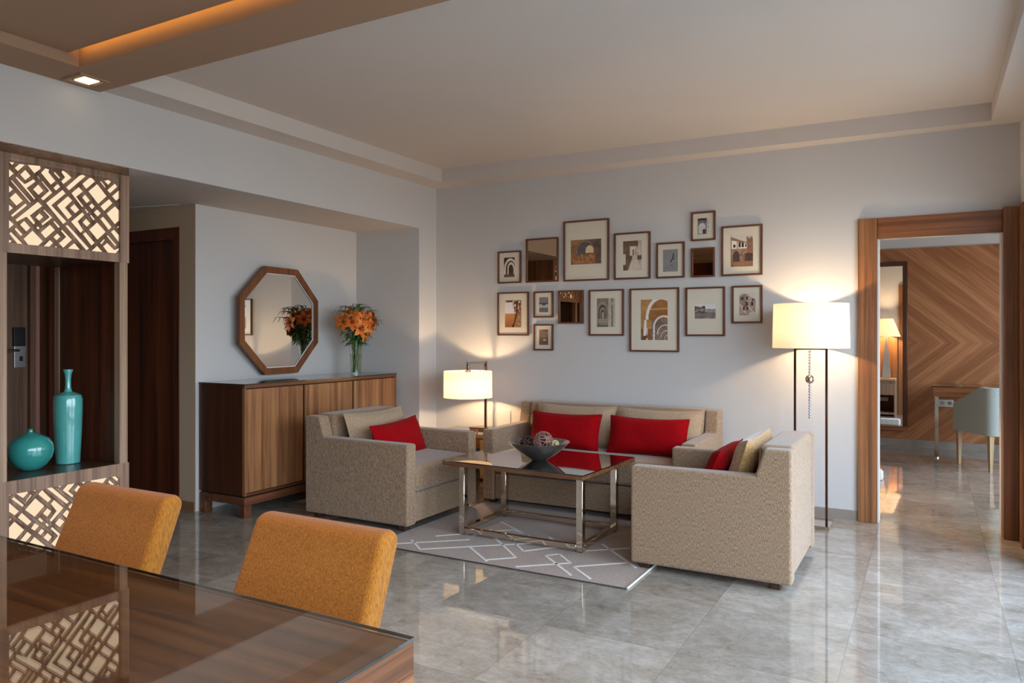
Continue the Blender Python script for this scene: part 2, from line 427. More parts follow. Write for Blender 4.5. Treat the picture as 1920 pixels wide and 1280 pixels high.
# right wall with two big windows
b = MB()
WZ0, WZ1 = 0.06, 2.42
W1, W2 = (2.75, 5.05), (-1.9, 2.45)
for y0, y1 in ((YREAR, W2[0]), (W2[1], W1[0]), (W1[1], YB)): b.box(XR, XR + .2, y0, y1, 0, 2.85, M['wall'])
for w in (W1, W2): b.box(XR, XR + .2, w[0], w[1], 0, WZ0, M['wall']); b.box(XR, XR + .2, w[0], w[1], WZ1, 2.85, M['wall'])
struct(b.build('wall_right'))
def window(n, axis_x, y0, y1, z0, z1, panes):
    f = MB(); x0, x1 = axis_x + .07, axis_x + .13
    f.box(x0, x1, y0, y1, z0, z0 + .05, M['white_paint']); f.box(x0, x1, y0, y1, z1 - .05, z1, M['white_paint'])
    for k in range(panes + 1):
        yy = y0 + (y1 - y0 - .05) * k / panes; f.box(x0, x1, yy, yy + .05, z0 + .05, z1 - .05, M['white_paint'])
    o = struct(f.build('window_%d' % n))
    g = MB(); g.quad([(axis_x + .1, y0, z0), (axis_x + .1, y1, z0), (axis_x + .1, y1, z1), (axis_x + .1, y0, z1)], M['pane']); g.build('window_pane', o)
window(1, XR, W1[0], W1[1], WZ0, WZ1, 2); window(2, XR, W2[0], W2[1], WZ0, WZ1, 4)
b = MB(); b.box(XR - .014, XR, 5.45, YB - .03, 0, 2.1, M['door_z']); struct(b.build('trim_right'))
# rear wall, dark panelling seen in the bronze mirrors
b = MB(); b.box(-4.25, XR + .2, YREAR - .15, YREAR, 0, 2.85, M['maho']); struct(b.build('wall_rear'))
# ceilings
T = dict(x0=-3.781, x1=0.343, y0=2.49)
b = MB()
b.box(-4.12, T['x0'], 2.47, YB, ZC, 2.9, M['ceil'])
b.box(T['x1'], XR + .2, 2.47, YB, ZC, 2.9, M['ceil'])
b.prism([(T['x0'], 5.485), (T['x1'], 5.60), (T['x1'], YB), (T['x0'], YB)], 'z', ZC, 2.9, M['ceil'])
b.box(T['x0'], T['x1'], 2.40, 5.65, ZT, 2.9, M['ceil'])
struct(b.build('ceiling'))
# dropped ceiling over the dining area: ring, riser, floating panel
ZD = 2.636; RX0, RY1 = -3.715, 2.205
b = MB()
b.box(XL - .05, RX0, YREAR, 2.49, ZD, 2.9, M['ceil_dim_warm']); b.box(RX0, XR + .2, RY1, 2.49, ZD, 2.9, M['ceil_dim_warm'])
b.box(RX0, XR + .2, YREAR, RY1, 2.84, 2.9, M['ceil_dim_warm']); b.box(0.1, XR + .2, YREAR, RY1, ZD, 2.84, M['ceil_dim_warm'])
b.box(RX0, 0.1, YREAR, -1.6, ZD, 2.84, M['ceil_dim_warm'])
struct(b.build('ceiling_dining'))
b = MB(); b.box(RX0, 0.06, -1.55, 2.150, 2.690, 2.72, M['ceil_dim_warm']); struct(b.build('trim_1'))
b = MB(); b.box(-3.69, 0.0, 2.128, 2.146, 2.721, 2.735, M['led_strip']); o = b.build('cove_light'); tag(o, 'warm strip light hidden in the ceiling cove over the dining table', 'light'); rebase(o, (-1.8, 2.095, 2.72))
def downlight(x, y, z, label):  # lamp added out of view to warm the dining corner
    t = thing('recessed_downlight', label, 'light', (x, y, z), 0, 'added unseen downlights over the dining table')
    b = MB()
    for x0, x1, y0, y1 in ((-.085, .085, -.08, -.06), (-.085, .085, .06, .08), (-.085, -.065, -.06, .06), (.065, .085, -.06, .06)): b.box(x0, x1, y0, y1, -.008, 0, M['ceil_dim_warm'])
    b.build('trim_frame', t, True)
    b = MB(); b.box(-.045, .045, -.039, .039, -.006, -.001, M['led']); b.build('lamp', t, True)
    L = bpy.data.lights.new('added_downlight_beam', 'SPOT'); L.energy = 60; L.color = srgb(255, 206, 146)[:3]; L.spot_size = math.radians(95); L.spot_blend = .7; L.shadow_soft_size = .04
    o = bpy.data.objects.new('added_downlight_beam', L); COL.objects.link(o); o.location = (x, y, z - .02)
for x, w in ((-2.7, 'left'), (-1.75, 'middle'), (-.8, 'right')): downlight(x, .75, 2.690, 'added unseen square downlight above the %s of the dining table' % w)
# hall ceiling
b = MB(); b.box(XH - .3, -4.12, 1.45, YB, ZN, ZN + .06, M['ceil']); struct(b.build('ceiling_hall'))
b = MB(); b.bar((-5.55, 3.42, ZN - .004), (-4.83, 3.60, ZN - .004), .012, .006, (0, 0, 1), M['white_paint']); struct(b.build('trim_2'))
# baseboards
b = MB(); b.box(XL, -0.433, YB - .012, YB, 0, .068, M['stone']); struct(b.build('baseboard_back'))
b = MB(); b.box(XL - .001, XL + .012, 5.455, YB - .012, 0, .068, M['stone']); struct(b.build('baseboard_left'))
b = MB(); b.box(-4.868, XN, YS - .012, YS, 0, .068, M['stone_tan']); struct(b.build('baseboard_hall'))
# doorway lining
def doorway():
    b = MB(); b.box(-0.433, -0.312, YB - .03, YB + .165, 0, 2.096, M['door_z'], .002, 1); o = struct(b.build('trim_3'))
    b = MB(); b.box(-0.312, 0.411, YB - .022, YB + .02, 1.955, 2.096, M['door_x'], .002, 1); struct(b.build('trim_4'))
    b = MB(); b.box(0.411, XR - .015, YB - .075, YB + .165, 0, 2.106, M['door_z'], .002, 1); struct(b.build('trim_5'))
    b = MB(); b.box(-0.312, -0.304, YB + .0, YB + .14, 0, 1.955, M['white_paint']); b.box(0.403, 0.411, YB + .0, YB + .14, 0, 1.955, M['white_paint']); b.box(-.312, .411, YB + .021, YB + .147, 1.962, 2.04, M['wall']); struct(b.build('trim_6'))
doorway()
# wardrobe doors in the hall
b = MB(); zt = 2.098
b.box(-4.937, -4.868, YS - .005, YS + .10, 0, zt, M['maho'], .004, 1); b.box(-6.55, -4.937, YS - .005, YS + .10, zt - .09, zt, M['maho'], .004, 1); b.box(-6.6, -6.55, YS - .005, YS + .1, 0, zt, M['maho'], .004, 1)
w = struct(b.build('trim_7'))
for i, (x0, x1) in enumerate(((-5.55, -4.940), (-6.05, -5.553), (-6.548, -6.053))):
    b = MB(); b.box(x0, x1, YS + .03, YS + .06, .005, zt - .088, M['maho'], .003, 1); struct(b.build('door_%d' % (i + 2)))
# entrance door with its electronic lock
b = MB(); b.box(XH - .09, XH - .03, 2.50, 3.50, .005, 2.03, M['entry'], .003, 1); d1 = struct(b.build('door_1'))
b = MB(); b.box(XH - .10, XH + .01, 3.50, 3.545, 0, 2.06, M['entry']); b.box(XH - .10, XH + .01, 2.44, 2.50, 0, 2.06, M['entry']); b.box(XH - .10, XH + .01, 2.5, 3.5, 2.03, 2.06, M['entry']); b.box(XH - .10, XH + .01, 3.635, 3.66, 0, 2.06, M['entry']); struct(b.build('trim_8'))
xd = XH - .03
b = MB(); b.box(xd, xd + .02, 3.385, 3.475, 1.02, 1.20, M['steel'], .003, 2); lp = b.build('lock_plate', d1)
b = MB(); b.box(xd, xd + .028, 3.378, 3.470, 1.20, 1.355, M['black'], .004, 2); b.build('card_reader', d1, label='black card reader above the lock plate')
b = MB(); b.tube([(xd + .02, 3.40, 1.165), (xd + .06, 3.40, 1.165), (xd + .066, 3.34, 1.165), (xd + .066, 3.27, 1.163)], .011, M['steel']); b.build('door_handle', d1)
b = MB(); b.box(xd + .02, xd + .032, 3.425, 3.447, 1.075, 1.115, M['black'], .003, 1); b.build('thumb_turn', lp)

# downlight in the dining ceiling
dl = thing('recessed_downlight', 'small square recessed downlight glowing in the dropped ceiling corner', 'light', (-3.87, 2.335, ZD))
b = MB()
for x0, x1, y0, y1 in ((-3.955, -3.785, 2.255, 2.275), (-3.955, -3.785, 2.395, 2.415), (-3.955, -3.935, 2.275, 2.395), (-3.805, -3.785, 2.275, 2.395)): b.box(x0, x1, y0, y1, ZD - .008, ZD, M['ceil_dim_warm'])
b.build('trim_frame', dl)
b = MB(); b.box(-3.915, -3.825, 2.30, 2.378, ZD - .006, ZD - .001, M['led']); b.build('lamp', dl)

# ------------------------------------------------------------------ lattice shelf unit
XU = -4.206; XUB = -4.90; YU0, YU1 = 1.905, 2.80
unit = thing('lattice_display_shelf', 'tall walnut display shelf with glowing geometric lattice boxes above and below', 'shelf', ((XU + XUB) / 2, 2.35, 0))
PA0, PA1 = 2.128, 2.742
def lattice_box(z0, z1, lz0, lz1, name, segs, flip):
    b = MB()
    t = .022
    b.box(XU - t, XU, YU0, PA0, z0, z1, M['unit_z']); b.box(XU - t, XU, PA1, YU1, z0, z1, M['unit_z'])
    b.box(XU - t, XU, PA0, PA1, z0, lz0, M['unit_z']); b.box(XU - t, XU, PA0, PA1, lz1, z1, M['unit_z'])
    b.box(XUB, XU - t, YU1 - t, YU1, z0, z1, M['unit_z']); b.box(XUB, XU - t, YU0, YU0 + t, z0, z1, M['unit_z'])
    b.box(XUB, XU - t, YU0 + t, YU1 - t, z0, z0 + t, M['unit_y']); b.box(XUB, XU - t, YU0 + t, YU1 - t, z1 - t, z1, M['unit_y'])
    b.box(XUB, XUB + t, YU0 + t, YU1 - t, z0 + t, z1 - t, M['unit_z'])
    bx = b.build(name, unit)
    g = MB(); g.quad([(XU - .0145, PA0 - .03, lz0 - .03), (XU - .0145, PA1 + .03, lz0 - .03), (XU - .0145, PA1 + .03, lz1 + .03), (XU - .0145, PA0 - .03, lz1 + .03)], M['glow']); g.build('diffuser', bx)
    cy, cz = (PA0 + PA1) / 2, (lz0 + lz1) / 2
    P = MB(); P.box(XU - .013, XU - .003, PA0, PA1, lz0, lz1, M['unit_z'])
    panel = P.build('lattice', bx)
    K = MB()
    for pts in segs:
        if flip: pts = [(-y, -z) for y, z in pts]
        K.prism([(y + cy, z + cz) for y, z in pts], 'x', XU - .03, XU + .01, M['unit_z'])
    cut = K.build('cutter', bx)
    md = panel.modifiers.new('cells', 'BOOLEAN'); md.operation = 'DIFFERENCE'; md.object = cut; md.solver = 'EXACT'
    dg = bpy.context.evaluated_depsgraph_get(); dg.update()
    me = bpy.data.meshes.new_from_object(panel.evaluated_get(dg)); panel.modifiers.clear(); panel.data = me
    bpy.data.objects.remove(cut)
SEGS = []
def seg_list():
    # openings of the fretwork measured on the photograph (two close-ups), turned into plane coordinates
    F, s, c = 1400., math.sin(math.radians(29.2)), math.cos(math.radians(29.2))
    def toYZ(px, py):
        u = (px - 960) / F; v = (626 - py) / F; d = (-s + u * c, c + u * s, v); t = XU / d[0]
        return t * d[1] - (PA0 + PA1) / 2, 1.3 + t * d[2] - 2.002
    U = lambda x, y: toYZ(10 + x / 7.11, 295 + y / 7.11)
    V = lambda x, y: toYZ(115 + x / 7.11, 310 + y / 7.11)
    left = '''30 50,135 65,97 107,60 60|130 140,200 82,275 95,176 187|20 110,62 148,128 212,60 268,20 300|203 228,280 158,352 245,275 306|300 95,480 110,487 147,395 215
80 310,100 298,357 592,335 605|140 265,160 250,272 352,390 285,418 318,302 405,415 548,395 565|375 425,450 353,524 440,450 502|490 322,507 310,642 468,515 577,478 545,590 445
428 248,442 236,476 280,462 292|480 203,545 140,600 160,590 195,684 312,615 367|650 205,670 185,744 268,725 287|645 405,712 346,747 390,685 445|20 320,60 370,117 422,60 472,20 510
62 540,148 463,249 575,155 647|20 580,60 620,117 672,60 722,20 760|82 770,280 606,307 635,105 797|140 830,445 585,507 645,345 772,413 868,390 900,288 792,160 860
406 798,465 738,522 790,460 847|512 702,530 688,642 800,505 910,485 885,595 795|200 895,265 838,350 935,290 992|20 785,60 825,130 890,60 952,20 985|128 955,155 928,247 1025,215 1052
58 1015,85 985,260 1165,180 1165|20 1050,60 1090,104 1113,70 1140,20 1160|248 1085,375 968,516 1115,440 1190,330 1190|418 940,440 908,473 940,450 964|478 1000,605 890,677 965,545 1082
645 855,665 838,744 920,718 947|515 1185,605 1093,652 1138,590 1205|646 1062,705 1006,750 1055,692 1109|665 1190,685 1172,708 1198,690 1210|548 607,775 425,818 478,630 635,830 852,780 892'''
    right = '''5 88,30 60,90 100,152 160,35 252,3 212,55 158|0 872,20 848,157 990,35 1102,-27 1038,70 952|-53 533,100 403,162 465,65 560,157 672,100 722|123 565,185 508,254 590,195 642
70 290,240 140,290 120,340 140,110 337|285 245,385 160,430 170,464 212,340 317|366 345,490 241,620 408,500 517|140 370,245 281,302 345,215 415,309 540,287 562|283 425,330 381,397 465,345 507
376 540,420 498,460 545,420 587|320 588,338 573,377 622,355 642|438 625,490 580,542 635,495 687|388 668,410 653,460 715,438 740|135 748,290 620,324 655,235 745,307 862,265 902
290 760,340 701,402 770,350 822|63 808,95 785,384 1105,345 1137|293 915,335 883,460 1030,410 1074|376 855,490 753,607 885,490 994|526 545,648 441,697 500,580 612|608 640,728 538,820 640,820 700,720 787
681 410,820 290,820 405,738 474|618 330,725 235,762 280,660 374|523 215,545 203,607 285,590 300|580 205,640 190,680 215,632 264|755 505,765 498,800 535,795 550|525 710,572 678,687 820,640 864
666 885,712 850,800 945,800 1060|610 940,630 923,750 1060,728 1082|523 1035,580 976,597 990,545 1057|563 1080,620 1026,720 1125,795 1090,795 1110,720 1190,640 1180|745 825,800 780,800 800,762 840
408 1140,488 1065,580 1170,470 1190|95 1105,185 1028,275 1135,180 1150'''
    for f, txt in ((U, left), (V, right)):
        for cell in txt.replace('\n', '|').split('|'):
            SEGS.append([f(*map(float, q.split())) for q in cell.split(',')])
seg_list()
lattice_box(1.727, ZN, 1.778, 2.226, 'upper_box', SEGS, False)
lattice_box(0.0, 0.528, 0.06, 0.458, 'lower_box', SEGS, True)
b = MB(); b.prism([(XU, YU0), (XL - .001, YU0), (XL - .001, 2.665), (XU, YU1)], 'z', ZN - .004, ZN + .001, M['unit_z']); b.build('top_board', unit)
for x0, x1, y0, y1 in ((XU - .055, XU - .003, 2.060, 2.119), (XU - .055, XU - .003, YU1 - .058, YU1 - .008), (XUB, XUB + .05, YU1 - .05, YU1), (XUB, XUB + .05, 2.065, 2.115)):
    b = MB(); b.box(x0, x1, y0, y1, .528, 1.727, M['unit_post']); b.build('post', unit)
b = MB(); b.box(XUB + .05, XU - .055, YU1 - .045, YU1 - .02, .528, 1.727, M['maho']); b.build('side_panel', unit)
ZS = 0.528
b = MB(); b.lathe([(.058, ZS), (.064, ZS + .004), (.066, ZS + .05), (.074, ZS + .2), (.0775, ZS + .33), (.077, ZS + .385), (.070, ZS + .408), (.045, ZS + .420), (.022, ZS + .428), (.016, ZS + .45), (.015, ZS + .50), (.018, ZS + .53), (.027, ZS + .556), (.027, ZS + .560), (.020, ZS + .556), (.012, ZS + .52)], -4.50, 2.605, M['teal_pale'], 48)
o = b.build('tall_vase'); tag(o, 'tall narrow-necked turquoise bottle vase standing on the display shelf', 'vase'); rebase(o, (-4.50, 2.605, ZS))
b = MB(); b.lathe([(.045, ZS), (.055, ZS + .004), (.085, ZS + .03), (.108, ZS + .068), (.116, ZS + .11), (.111, ZS + .145), (.092, ZS + .175), (.058, ZS + .196), (.026, ZS + .207), (.014, ZS + .216), (.012, ZS + .226), (.014, ZS + .231), (.009, ZS + .230), (.008, ZS + .21)], -4.47, 2.375, M['teal'], 48)
o = b.build('round_vase'); tag(o, 'squat round turquoise vase with a tiny mouth on the display shelf', 'vase'); rebase(o, (-4.47, 2.375, ZS))

# ------------------------------------------------------------------ sideboard
sb = thing('sideboard', 'long walnut sideboard with three doors and a glass top in the alcove', 'sideboard', (-4.44, 4.52, 0))
SX0, SX1, SY0, SY1 = XN + .006, -4.206, 3.668, 5.385
b = MB(); b.box(SX0, SX1 - .022, SY0, SY0 + .025, .155, .938, M['side_dark']); b.box(SX0, SX1 - .022, SY1 - .025, SY1, .155, .938, M['side_dark'])
b.box(SX0, SX1 - .03, SY0 + .025, SY1 - .025, .155, .18, M['side_y']); b.box(SX0, SX1, SY0, SY1, .915, .938, M['side_y']); b.box(SX0, SX0 + .015, SY0 + .025, SY1 - .025, .18, .915, M['side_dark'])
b.box(SX1 - .022, SX1, SY0, SY0 + .016, .155, .915, M['side_z']); b.box(SX1 - .022, SX1, SY1 - .016, SY1, .155, .915, M['side_z']); b.box(SX1 - .05, SX1 - .04, SY0 + .025, SY1 - .025, .18, .915, M['black'])
b.box(SX1 - .022, SX1, SY0 + .016, SY1 - .016, .155, .172, M['side_y'])
b.build('body', sb)
dw = (SY1 - SY0 - .032) / 3
for k in range(3):
    y0 = SY0 + .016 + k * dw
    b = MB(); b.box(SX1 - .022, SX1 - .002, y0 + .012 * (k > 0), y0 + dw - .012 * (k < 2), .175, .908, M['side_z'], .002, 1); b.build('door', sb)
b = MB(); b.box(SX0 + .01, SX1 + .004, SY0 - .003, SY1, .088, .145, M['side_y'], .004, 2); b.box(SX0 + .02, SX1 - .02, SY0 + .01, SY1 - .01, .145, .156, M['black']); b.build('plinth_rail', sb)
for x0, x1 in ((SX0 + .01, SX0 + .07), (SX1 - .06, SX1 + .004)):
    for y0, y1 in ((SY0 - .003, SY0 + .062), (SY1 - .065, SY1)):
        b = MB(); b.box(x0, x1, y0, y1, 0, .088, M['side_y'], .003, 1); b.build('foot', sb)
b = MB(); b.box(SX0, SX1 + .003, SY0 - .003, SY1, .9385, .947, M['glass_side']); gt = b.build('glass_top', sb)
b = MB(); b.box(SX1 + .003, SX1 + .004, SY0 - .003, SY1, .9385, .947, M['glass_edge']); b.box(SX0, SX1 + .003, SY0 - .004, SY0 - .003, .9385, .947, M['glass_edge']); b.build('glass_edge', gt)
ZG = .947

# octagonal mirror
om = thing('octagonal_mirror', 'octagonal wall mirror in a walnut frame above the sideboard', 'mirror', (XN + .034, 4.73, 0), math.radians(5.0))
def px_on_x(px, py, X):
    s, c = math.sin(math.radians(29.2)), math.cos(math.radians(29.2)); u = (px - 960) / 1400; v = (626 - py) / 1400
    d = (-s + u * c, c + u * s, v); t = X / d[0]; return t * d[1], 1.3 + t * d[2]
OA = math.radians(5.0); OPX, OPY = XN + .034, 4.73      # hangs slightly turned: far edge on the wall
def px_on_mirror(px, py):
    s, c = math.sin(math.radians(29.2)), math.cos(math.radians(29.2)); u = (px - 960) / 1400; v = (626 - py) / 1400
    d = (-s + u * c, c + u * s, v); n = (math.cos(OA), math.sin(OA)); t = (OPX * n[0] + OPY * n[1]) / (d[0] * n[0] + d[1] * n[1])
    return -(t * d[0] - OPX) * math.sin(OA) + (t * d[1] - OPY) * math.cos(OA), 1.3 + t * d[2]
octo = [px_on_mirror(x, y) for x, y in ((497.5, 498.6), (558.6, 505.3), (596.6, 563.6), (596.6, 641.8), (558.6, 698.7), (497.5, 702), (449.9, 643.6), (449.9, 556.5))]
ya = (octo[6][0] + octo[7][0]) / 2; yb_ = (octo[2][0] + octo[3][0]) / 2; yc = (octo[0][0] + octo[5][0]) / 2; yd = (octo[1][0] + octo[4][0]) / 2
z1 = (octo[0][1] + octo[1][1]) / 2; z0 = (octo[4][1] + octo[5][1]) / 2; zb = (octo[2][1] + octo[7][1]) / 2; za = (octo[3][1] + octo[6][1]) / 2
z0 = max(z0, ZG + .004)
outer = [(yc, z1), (yd, z1), (yb_, zb), (yb_, za), (yd, z0), (yc, z0), (ya, za), (ya, zb)]
cy, cz = (ya + yb_) / 2, (z0 + z1) / 2
def inset(poly, d):
    n = len(poly); out = []
    for i in range(n):
        p0, p1, p2 = Vector(poly[i - 1]), Vector(poly[i]), Vector(poly[(i + 1) % n])
        e1 = (p1 - p0).normalized(); e2 = (p2 - p1).normalized()
        n1 = Vector((e1.y, -e1.x)); n2 = Vector((e2.y, -e2.x))
        if n1.dot(Vector((cy, cz)) - p1) < 0: n1 = -n1
        if n2.dot(Vector((cy, cz)) - p1) < 0: n2 = -n2
        k = (n1 + n2).normalized(); out.append(tuple(p1 + k * d / k.dot(n1)))
    return out
def ring(mb, outp, inp, x0, x1, m):
    n = len(outp)
    O0 = [mb.b.verts.new((x0, p[0], p[1])) for p in outp]; O1 = [mb.b.verts.new((x1, p[0], p[1])) for p in outp]
    I0 = [mb.b.verts.new((x0, p[0], p[1])) for p in inp]; I1 = [mb.b.verts.new((x1, p[0], p[1])) for p in inp]
    fs = []
    for i in range(n):
        j = (i + 1) % n
        for q in ((O0[i], O0[j], O1[j], O1[i]), (I0[i], I1[i], I1[j], I0[j]), (O1[i], O1[j], I1[j], I1[i]), (O0[i], I0[i], I0[j], O0[j])): fs.append(mb.b.faces.new(q))
    bmesh.ops.recalc_face_normals(mb.b, faces=fs); mb._fin(fs, m)
inn = inset(outer, .052)
b = MB(); ring(b, outer, inn, -.030, 0, M['mirror_wood']); b.build('frame', om, True)
b = MB(); b.prism(inset(outer, .045), 'x', -.028, -.016, M['mirror']); b.build('mirror_glass', om, True)
b = MB(); ring(b, inset(outer, .050), inset(outer, .060), -.0155, -.012, M['white_paint']); b.build('inner_bead', om, True)

# ------------------------------------------------------------------ glass vase with lilies and grass
VX, VY = -4.42, 5.08
vs = thing('glass_vase', 'clear flared glass vase half full of water on the sideboard', 'vase', (VX, VY, ZG))
b = MB(); b.lathe([(.044, ZG + .001), (.046, ZG + .02), (.050, ZG + .12), (.058, ZG + .22), (.068, ZG + .30)], VX, VY, M['vase_glass'], 40, cap=False); b.lathe([(.044, ZG + .0005), (.045, ZG + .014)], VX, VY, M['vase_glass'], 40); b.build('body', vs)
b = MB(); b.lathe([(.043, ZG + .016), (.047, ZG + .11), (.0515, ZG + .175)], VX, VY, M['water'], 40); b.build('water', vs)
def petal(mb, c, axis, side, L, W, curl, m):
    ax = Vector(axis).normalized(); sd = Vector(side); sd = (sd - ax * sd.dot(ax)).normalized(); bn = ax.cross(sd)
    rows = []
    for i in range(7):
        t = i / 6; ang = curl * t; r = L * t
        p = Vector(c) + ax * (r * math.cos(ang * 0.9)) + sd * (r * math.sin(ang * 0.9) * 1.0 + .006)
        w = W * math.sin(PI * min(1, (t * 0.92 + 0.08))) ** 0.7
        tang_n = (sd * math.cos(ang) - ax * math.sin(ang))
        rows.append([mb.b.verts.new(p + bn * w * s + tang_n * (-abs(s)) * w * -0.25) for s in (-1, -.5, 0, .5, 1)])
    fs = []
    for a, c2 in zip(rows, rows[1:]):
        for k in range(4): fs.append(mb.b.faces.new((a[k], a[k + 1], c2[k + 1], c2[k])))
    mb._fin(fs, m, True)
def leaf_blade(mb, pts, w, m):
    pts = [Vector(p) for p in pts]; rows = []
    n = len(pts)
    for i, p in enumerate(pts):
        t = i / (n - 1); d = (pts[min(i + 1, n - 1)] - pts[max(i - 1, 0)]).normalized()
        s = d.cross(Vector((0.3, 0.2, 1))); s = s.normalized() if s.length > 1e-4 else Vector((1, 0, 0))
        ww = w * (0.35 + math.sin(PI * min(1, t * .9 + .1)) ** .8) * (1 - t ** 6 * .9)
        rows.append((mb.b.verts.new(p - s * ww), mb.b.verts.new(p + Vector((0, 0, -ww * .3))), mb.b.verts.new(p + s * ww)))
    fs = []
    for a, c in zip(rows, rows[1:]):
        for k in range(2): fs.append(mb.b.faces.new((a[k], a[k + 1], c[k + 1], c[k])))
    mb._fin(fs, m, True)
LIL = [  # offset x, y, z of bloom centre from vase, axis, label
    (.12, -.07, .40, (.9, -.3, -.05), 'orange lily low at the front left of the glass vase bouquet, facing the room', 'petal_pale'),
    (.11, .06, .41, (.95, .2, .0), 'orange lily low at the front right of the glass vase bouquet, facing the room', 'petal_pale'),
    (.02, -.20, .46, (.3, -1, .1), 'orange lily pointing far left toward the octagonal mirror', 'petal'),
    (.08, -.14, .46, (.7, -.6, .2), 'orange lily at the left front of the bouquet, below the topmost blooms', 'petal'),
    (.06, -.12, .53, (.6, -.5, .6), 'orange lily in the upper left of the bouquet by the mirror', 'petal'),
    (.05, .13, .52, (.6, .5, .5), 'orange lily at the upper right of the bouquet toward the alcove corner', 'petal'),
    (.09, .16, .45, (.8, .6, .1), 'orange lily at the right edge of the bouquet, facing the pier', 'petal_pale'),
    (.03, .20, .48, (.3, 1, .2), 'orange lily pointing far right toward the alcove side wall', 'petal'),
    (.05, .01, .55, (.5, .1, .9), 'orange lily at the very top of the bouquet, facing upward', 'petal'),
    (.11, -.01, .49, (.95, .0, .3), 'orange lily in the middle of the bouquet, facing straight into the room', 'petal_pale'),
    (.10, .10, .49, (.9, .4, .3), 'pale orange lily right of the middle bloom of the bouquet', 'petal_pale'),
    (-.06, -.10, .49, (-.5, -.6, .4), 'orange lily at the back left of the bouquet near the wall', 'petal'),
    (-.06, .09, .50, (-.5, .5, .5), 'orange lily at the back right of the bouquet near the wall', 'petal'),
    (.12, .0, .36, (1, .1, -.4), 'lowest orange lily of the bouquet, drooping over the vase rim', 'petal_pale')]
for i, (dx, dy, dz, ax, lab, pm) in enumerate(LIL):
    a0 = i * 2.4; r0 = .026
    base = Vector((VX + r0 * math.cos(a0), VY + r0 * math.sin(a0), ZG + .018))
    top = Vector((VX + dx, VY + dy, ZG + dz)); axis = Vector(ax).normalized(); c = top - axis * .035
    rim = Vector((VX + dx * .28, VY + dy * .28, ZG + .27))
    t = thing('lily', lab, 'flower', base, 0, 'lilies in the glass vase')
    b = MB(); b.tube([base, base.lerp(rim, .5), rim, rim.lerp(c, .5) + Vector((0, 0, .012)), c], [.004, .004, .0036, .003, .004], M['stem'], 6); b.build('stem', t)
    b = MB(); sd0 = axis.orthogonal().normalized()
    for k in range(6):
        sd = Matrix.Rotation(k * PI / 3 + i, 3, axis) @ sd0
        petal(b, c, axis, sd, .090 if k % 2 else .084, .026 if k % 2 else .021, 1.25 + .25 * random.random(), M[pm] if k % 2 else M['petal'])
    b.build('bloom', t)
    b = MB()
    for k in range(5):
        sd = Matrix.Rotation(k * 2 * PI / 5 + i * .7, 3, axis) @ sd0; e = c + axis * .062 + sd * .018
        b.tube([c, c + axis * .03 + sd * .006, e], .0011, M['stem'], 5); b.sphere(e, .0038, M['anther'], 8, 1.4)
    b.build('stamens', t)
    b = MB()
    for k in range(8):
        p = rim.lerp(c, -.05 + .12 * k); an = k * 2.2 + i; d = Vector((math.cos(an), math.sin(an), 0))
        leaf_blade(b, [p, p + d * .03 + Vector((0, 0, .018)), p + d * .065 + Vector((0, 0, .01)), p + d * .09 + Vector((0, 0, -.02))], .0105, M['leaf'])
    b.build('leaves', t)
GR = [(.10, -.24, .46), (.05, -.22, .54), (.02, -.14, .58), (.03, .0, .60), (.10, -.03, .57), (.02, .10, .58), (.08, .14, .55), (.04, .19, .48), (.10, .18, .40), (.08, -.16, .57), (.06, .16, .36)]
for i, (dx, dy, dz) in enumerate(GR):
    base = Vector((VX + .018 * math.cos(i * 1.9), VY + .018 * math.sin(i * 1.9), ZG + .02)); rim = Vector((VX + dx * .2, VY + dy * .2, ZG + .28))
    tip = Vector((VX + dx, VY + dy, ZG + dz)); top = Vector((VX + dx * .62, VY + dy * .6, ZG + max(dz, .5) - .02))
    t = thing('grass_stem', 'thin dark green arching grass stem among the lilies in the glass vase', 'plant', base, 0, 'grass stems in the glass vase')
    b = MB(); b.tube([base, rim, rim.lerp(top, .6), top], .0022, M['grass'], 5); b.build('stem', t)
    b = MB()
    for k in range(6):
        an = math.atan2(dy, dx) + (k - 2.5) * .55; d = Vector((math.cos(an), math.sin(an), 0)); L = .085 + .04 * random.random()
        up = (tip - top) * .35
        leaf_blade(b, [top, top + d * L * .35 + Vector((0, 0, .03)) + up, top + d * L * .75 + Vector((0, 0, .028)) + up, top + d * L * 1.1 + Vector((0, 0, -.01 - .03 * random.random())) + up], .0042, M['grass'])
    b.build('blades', t)

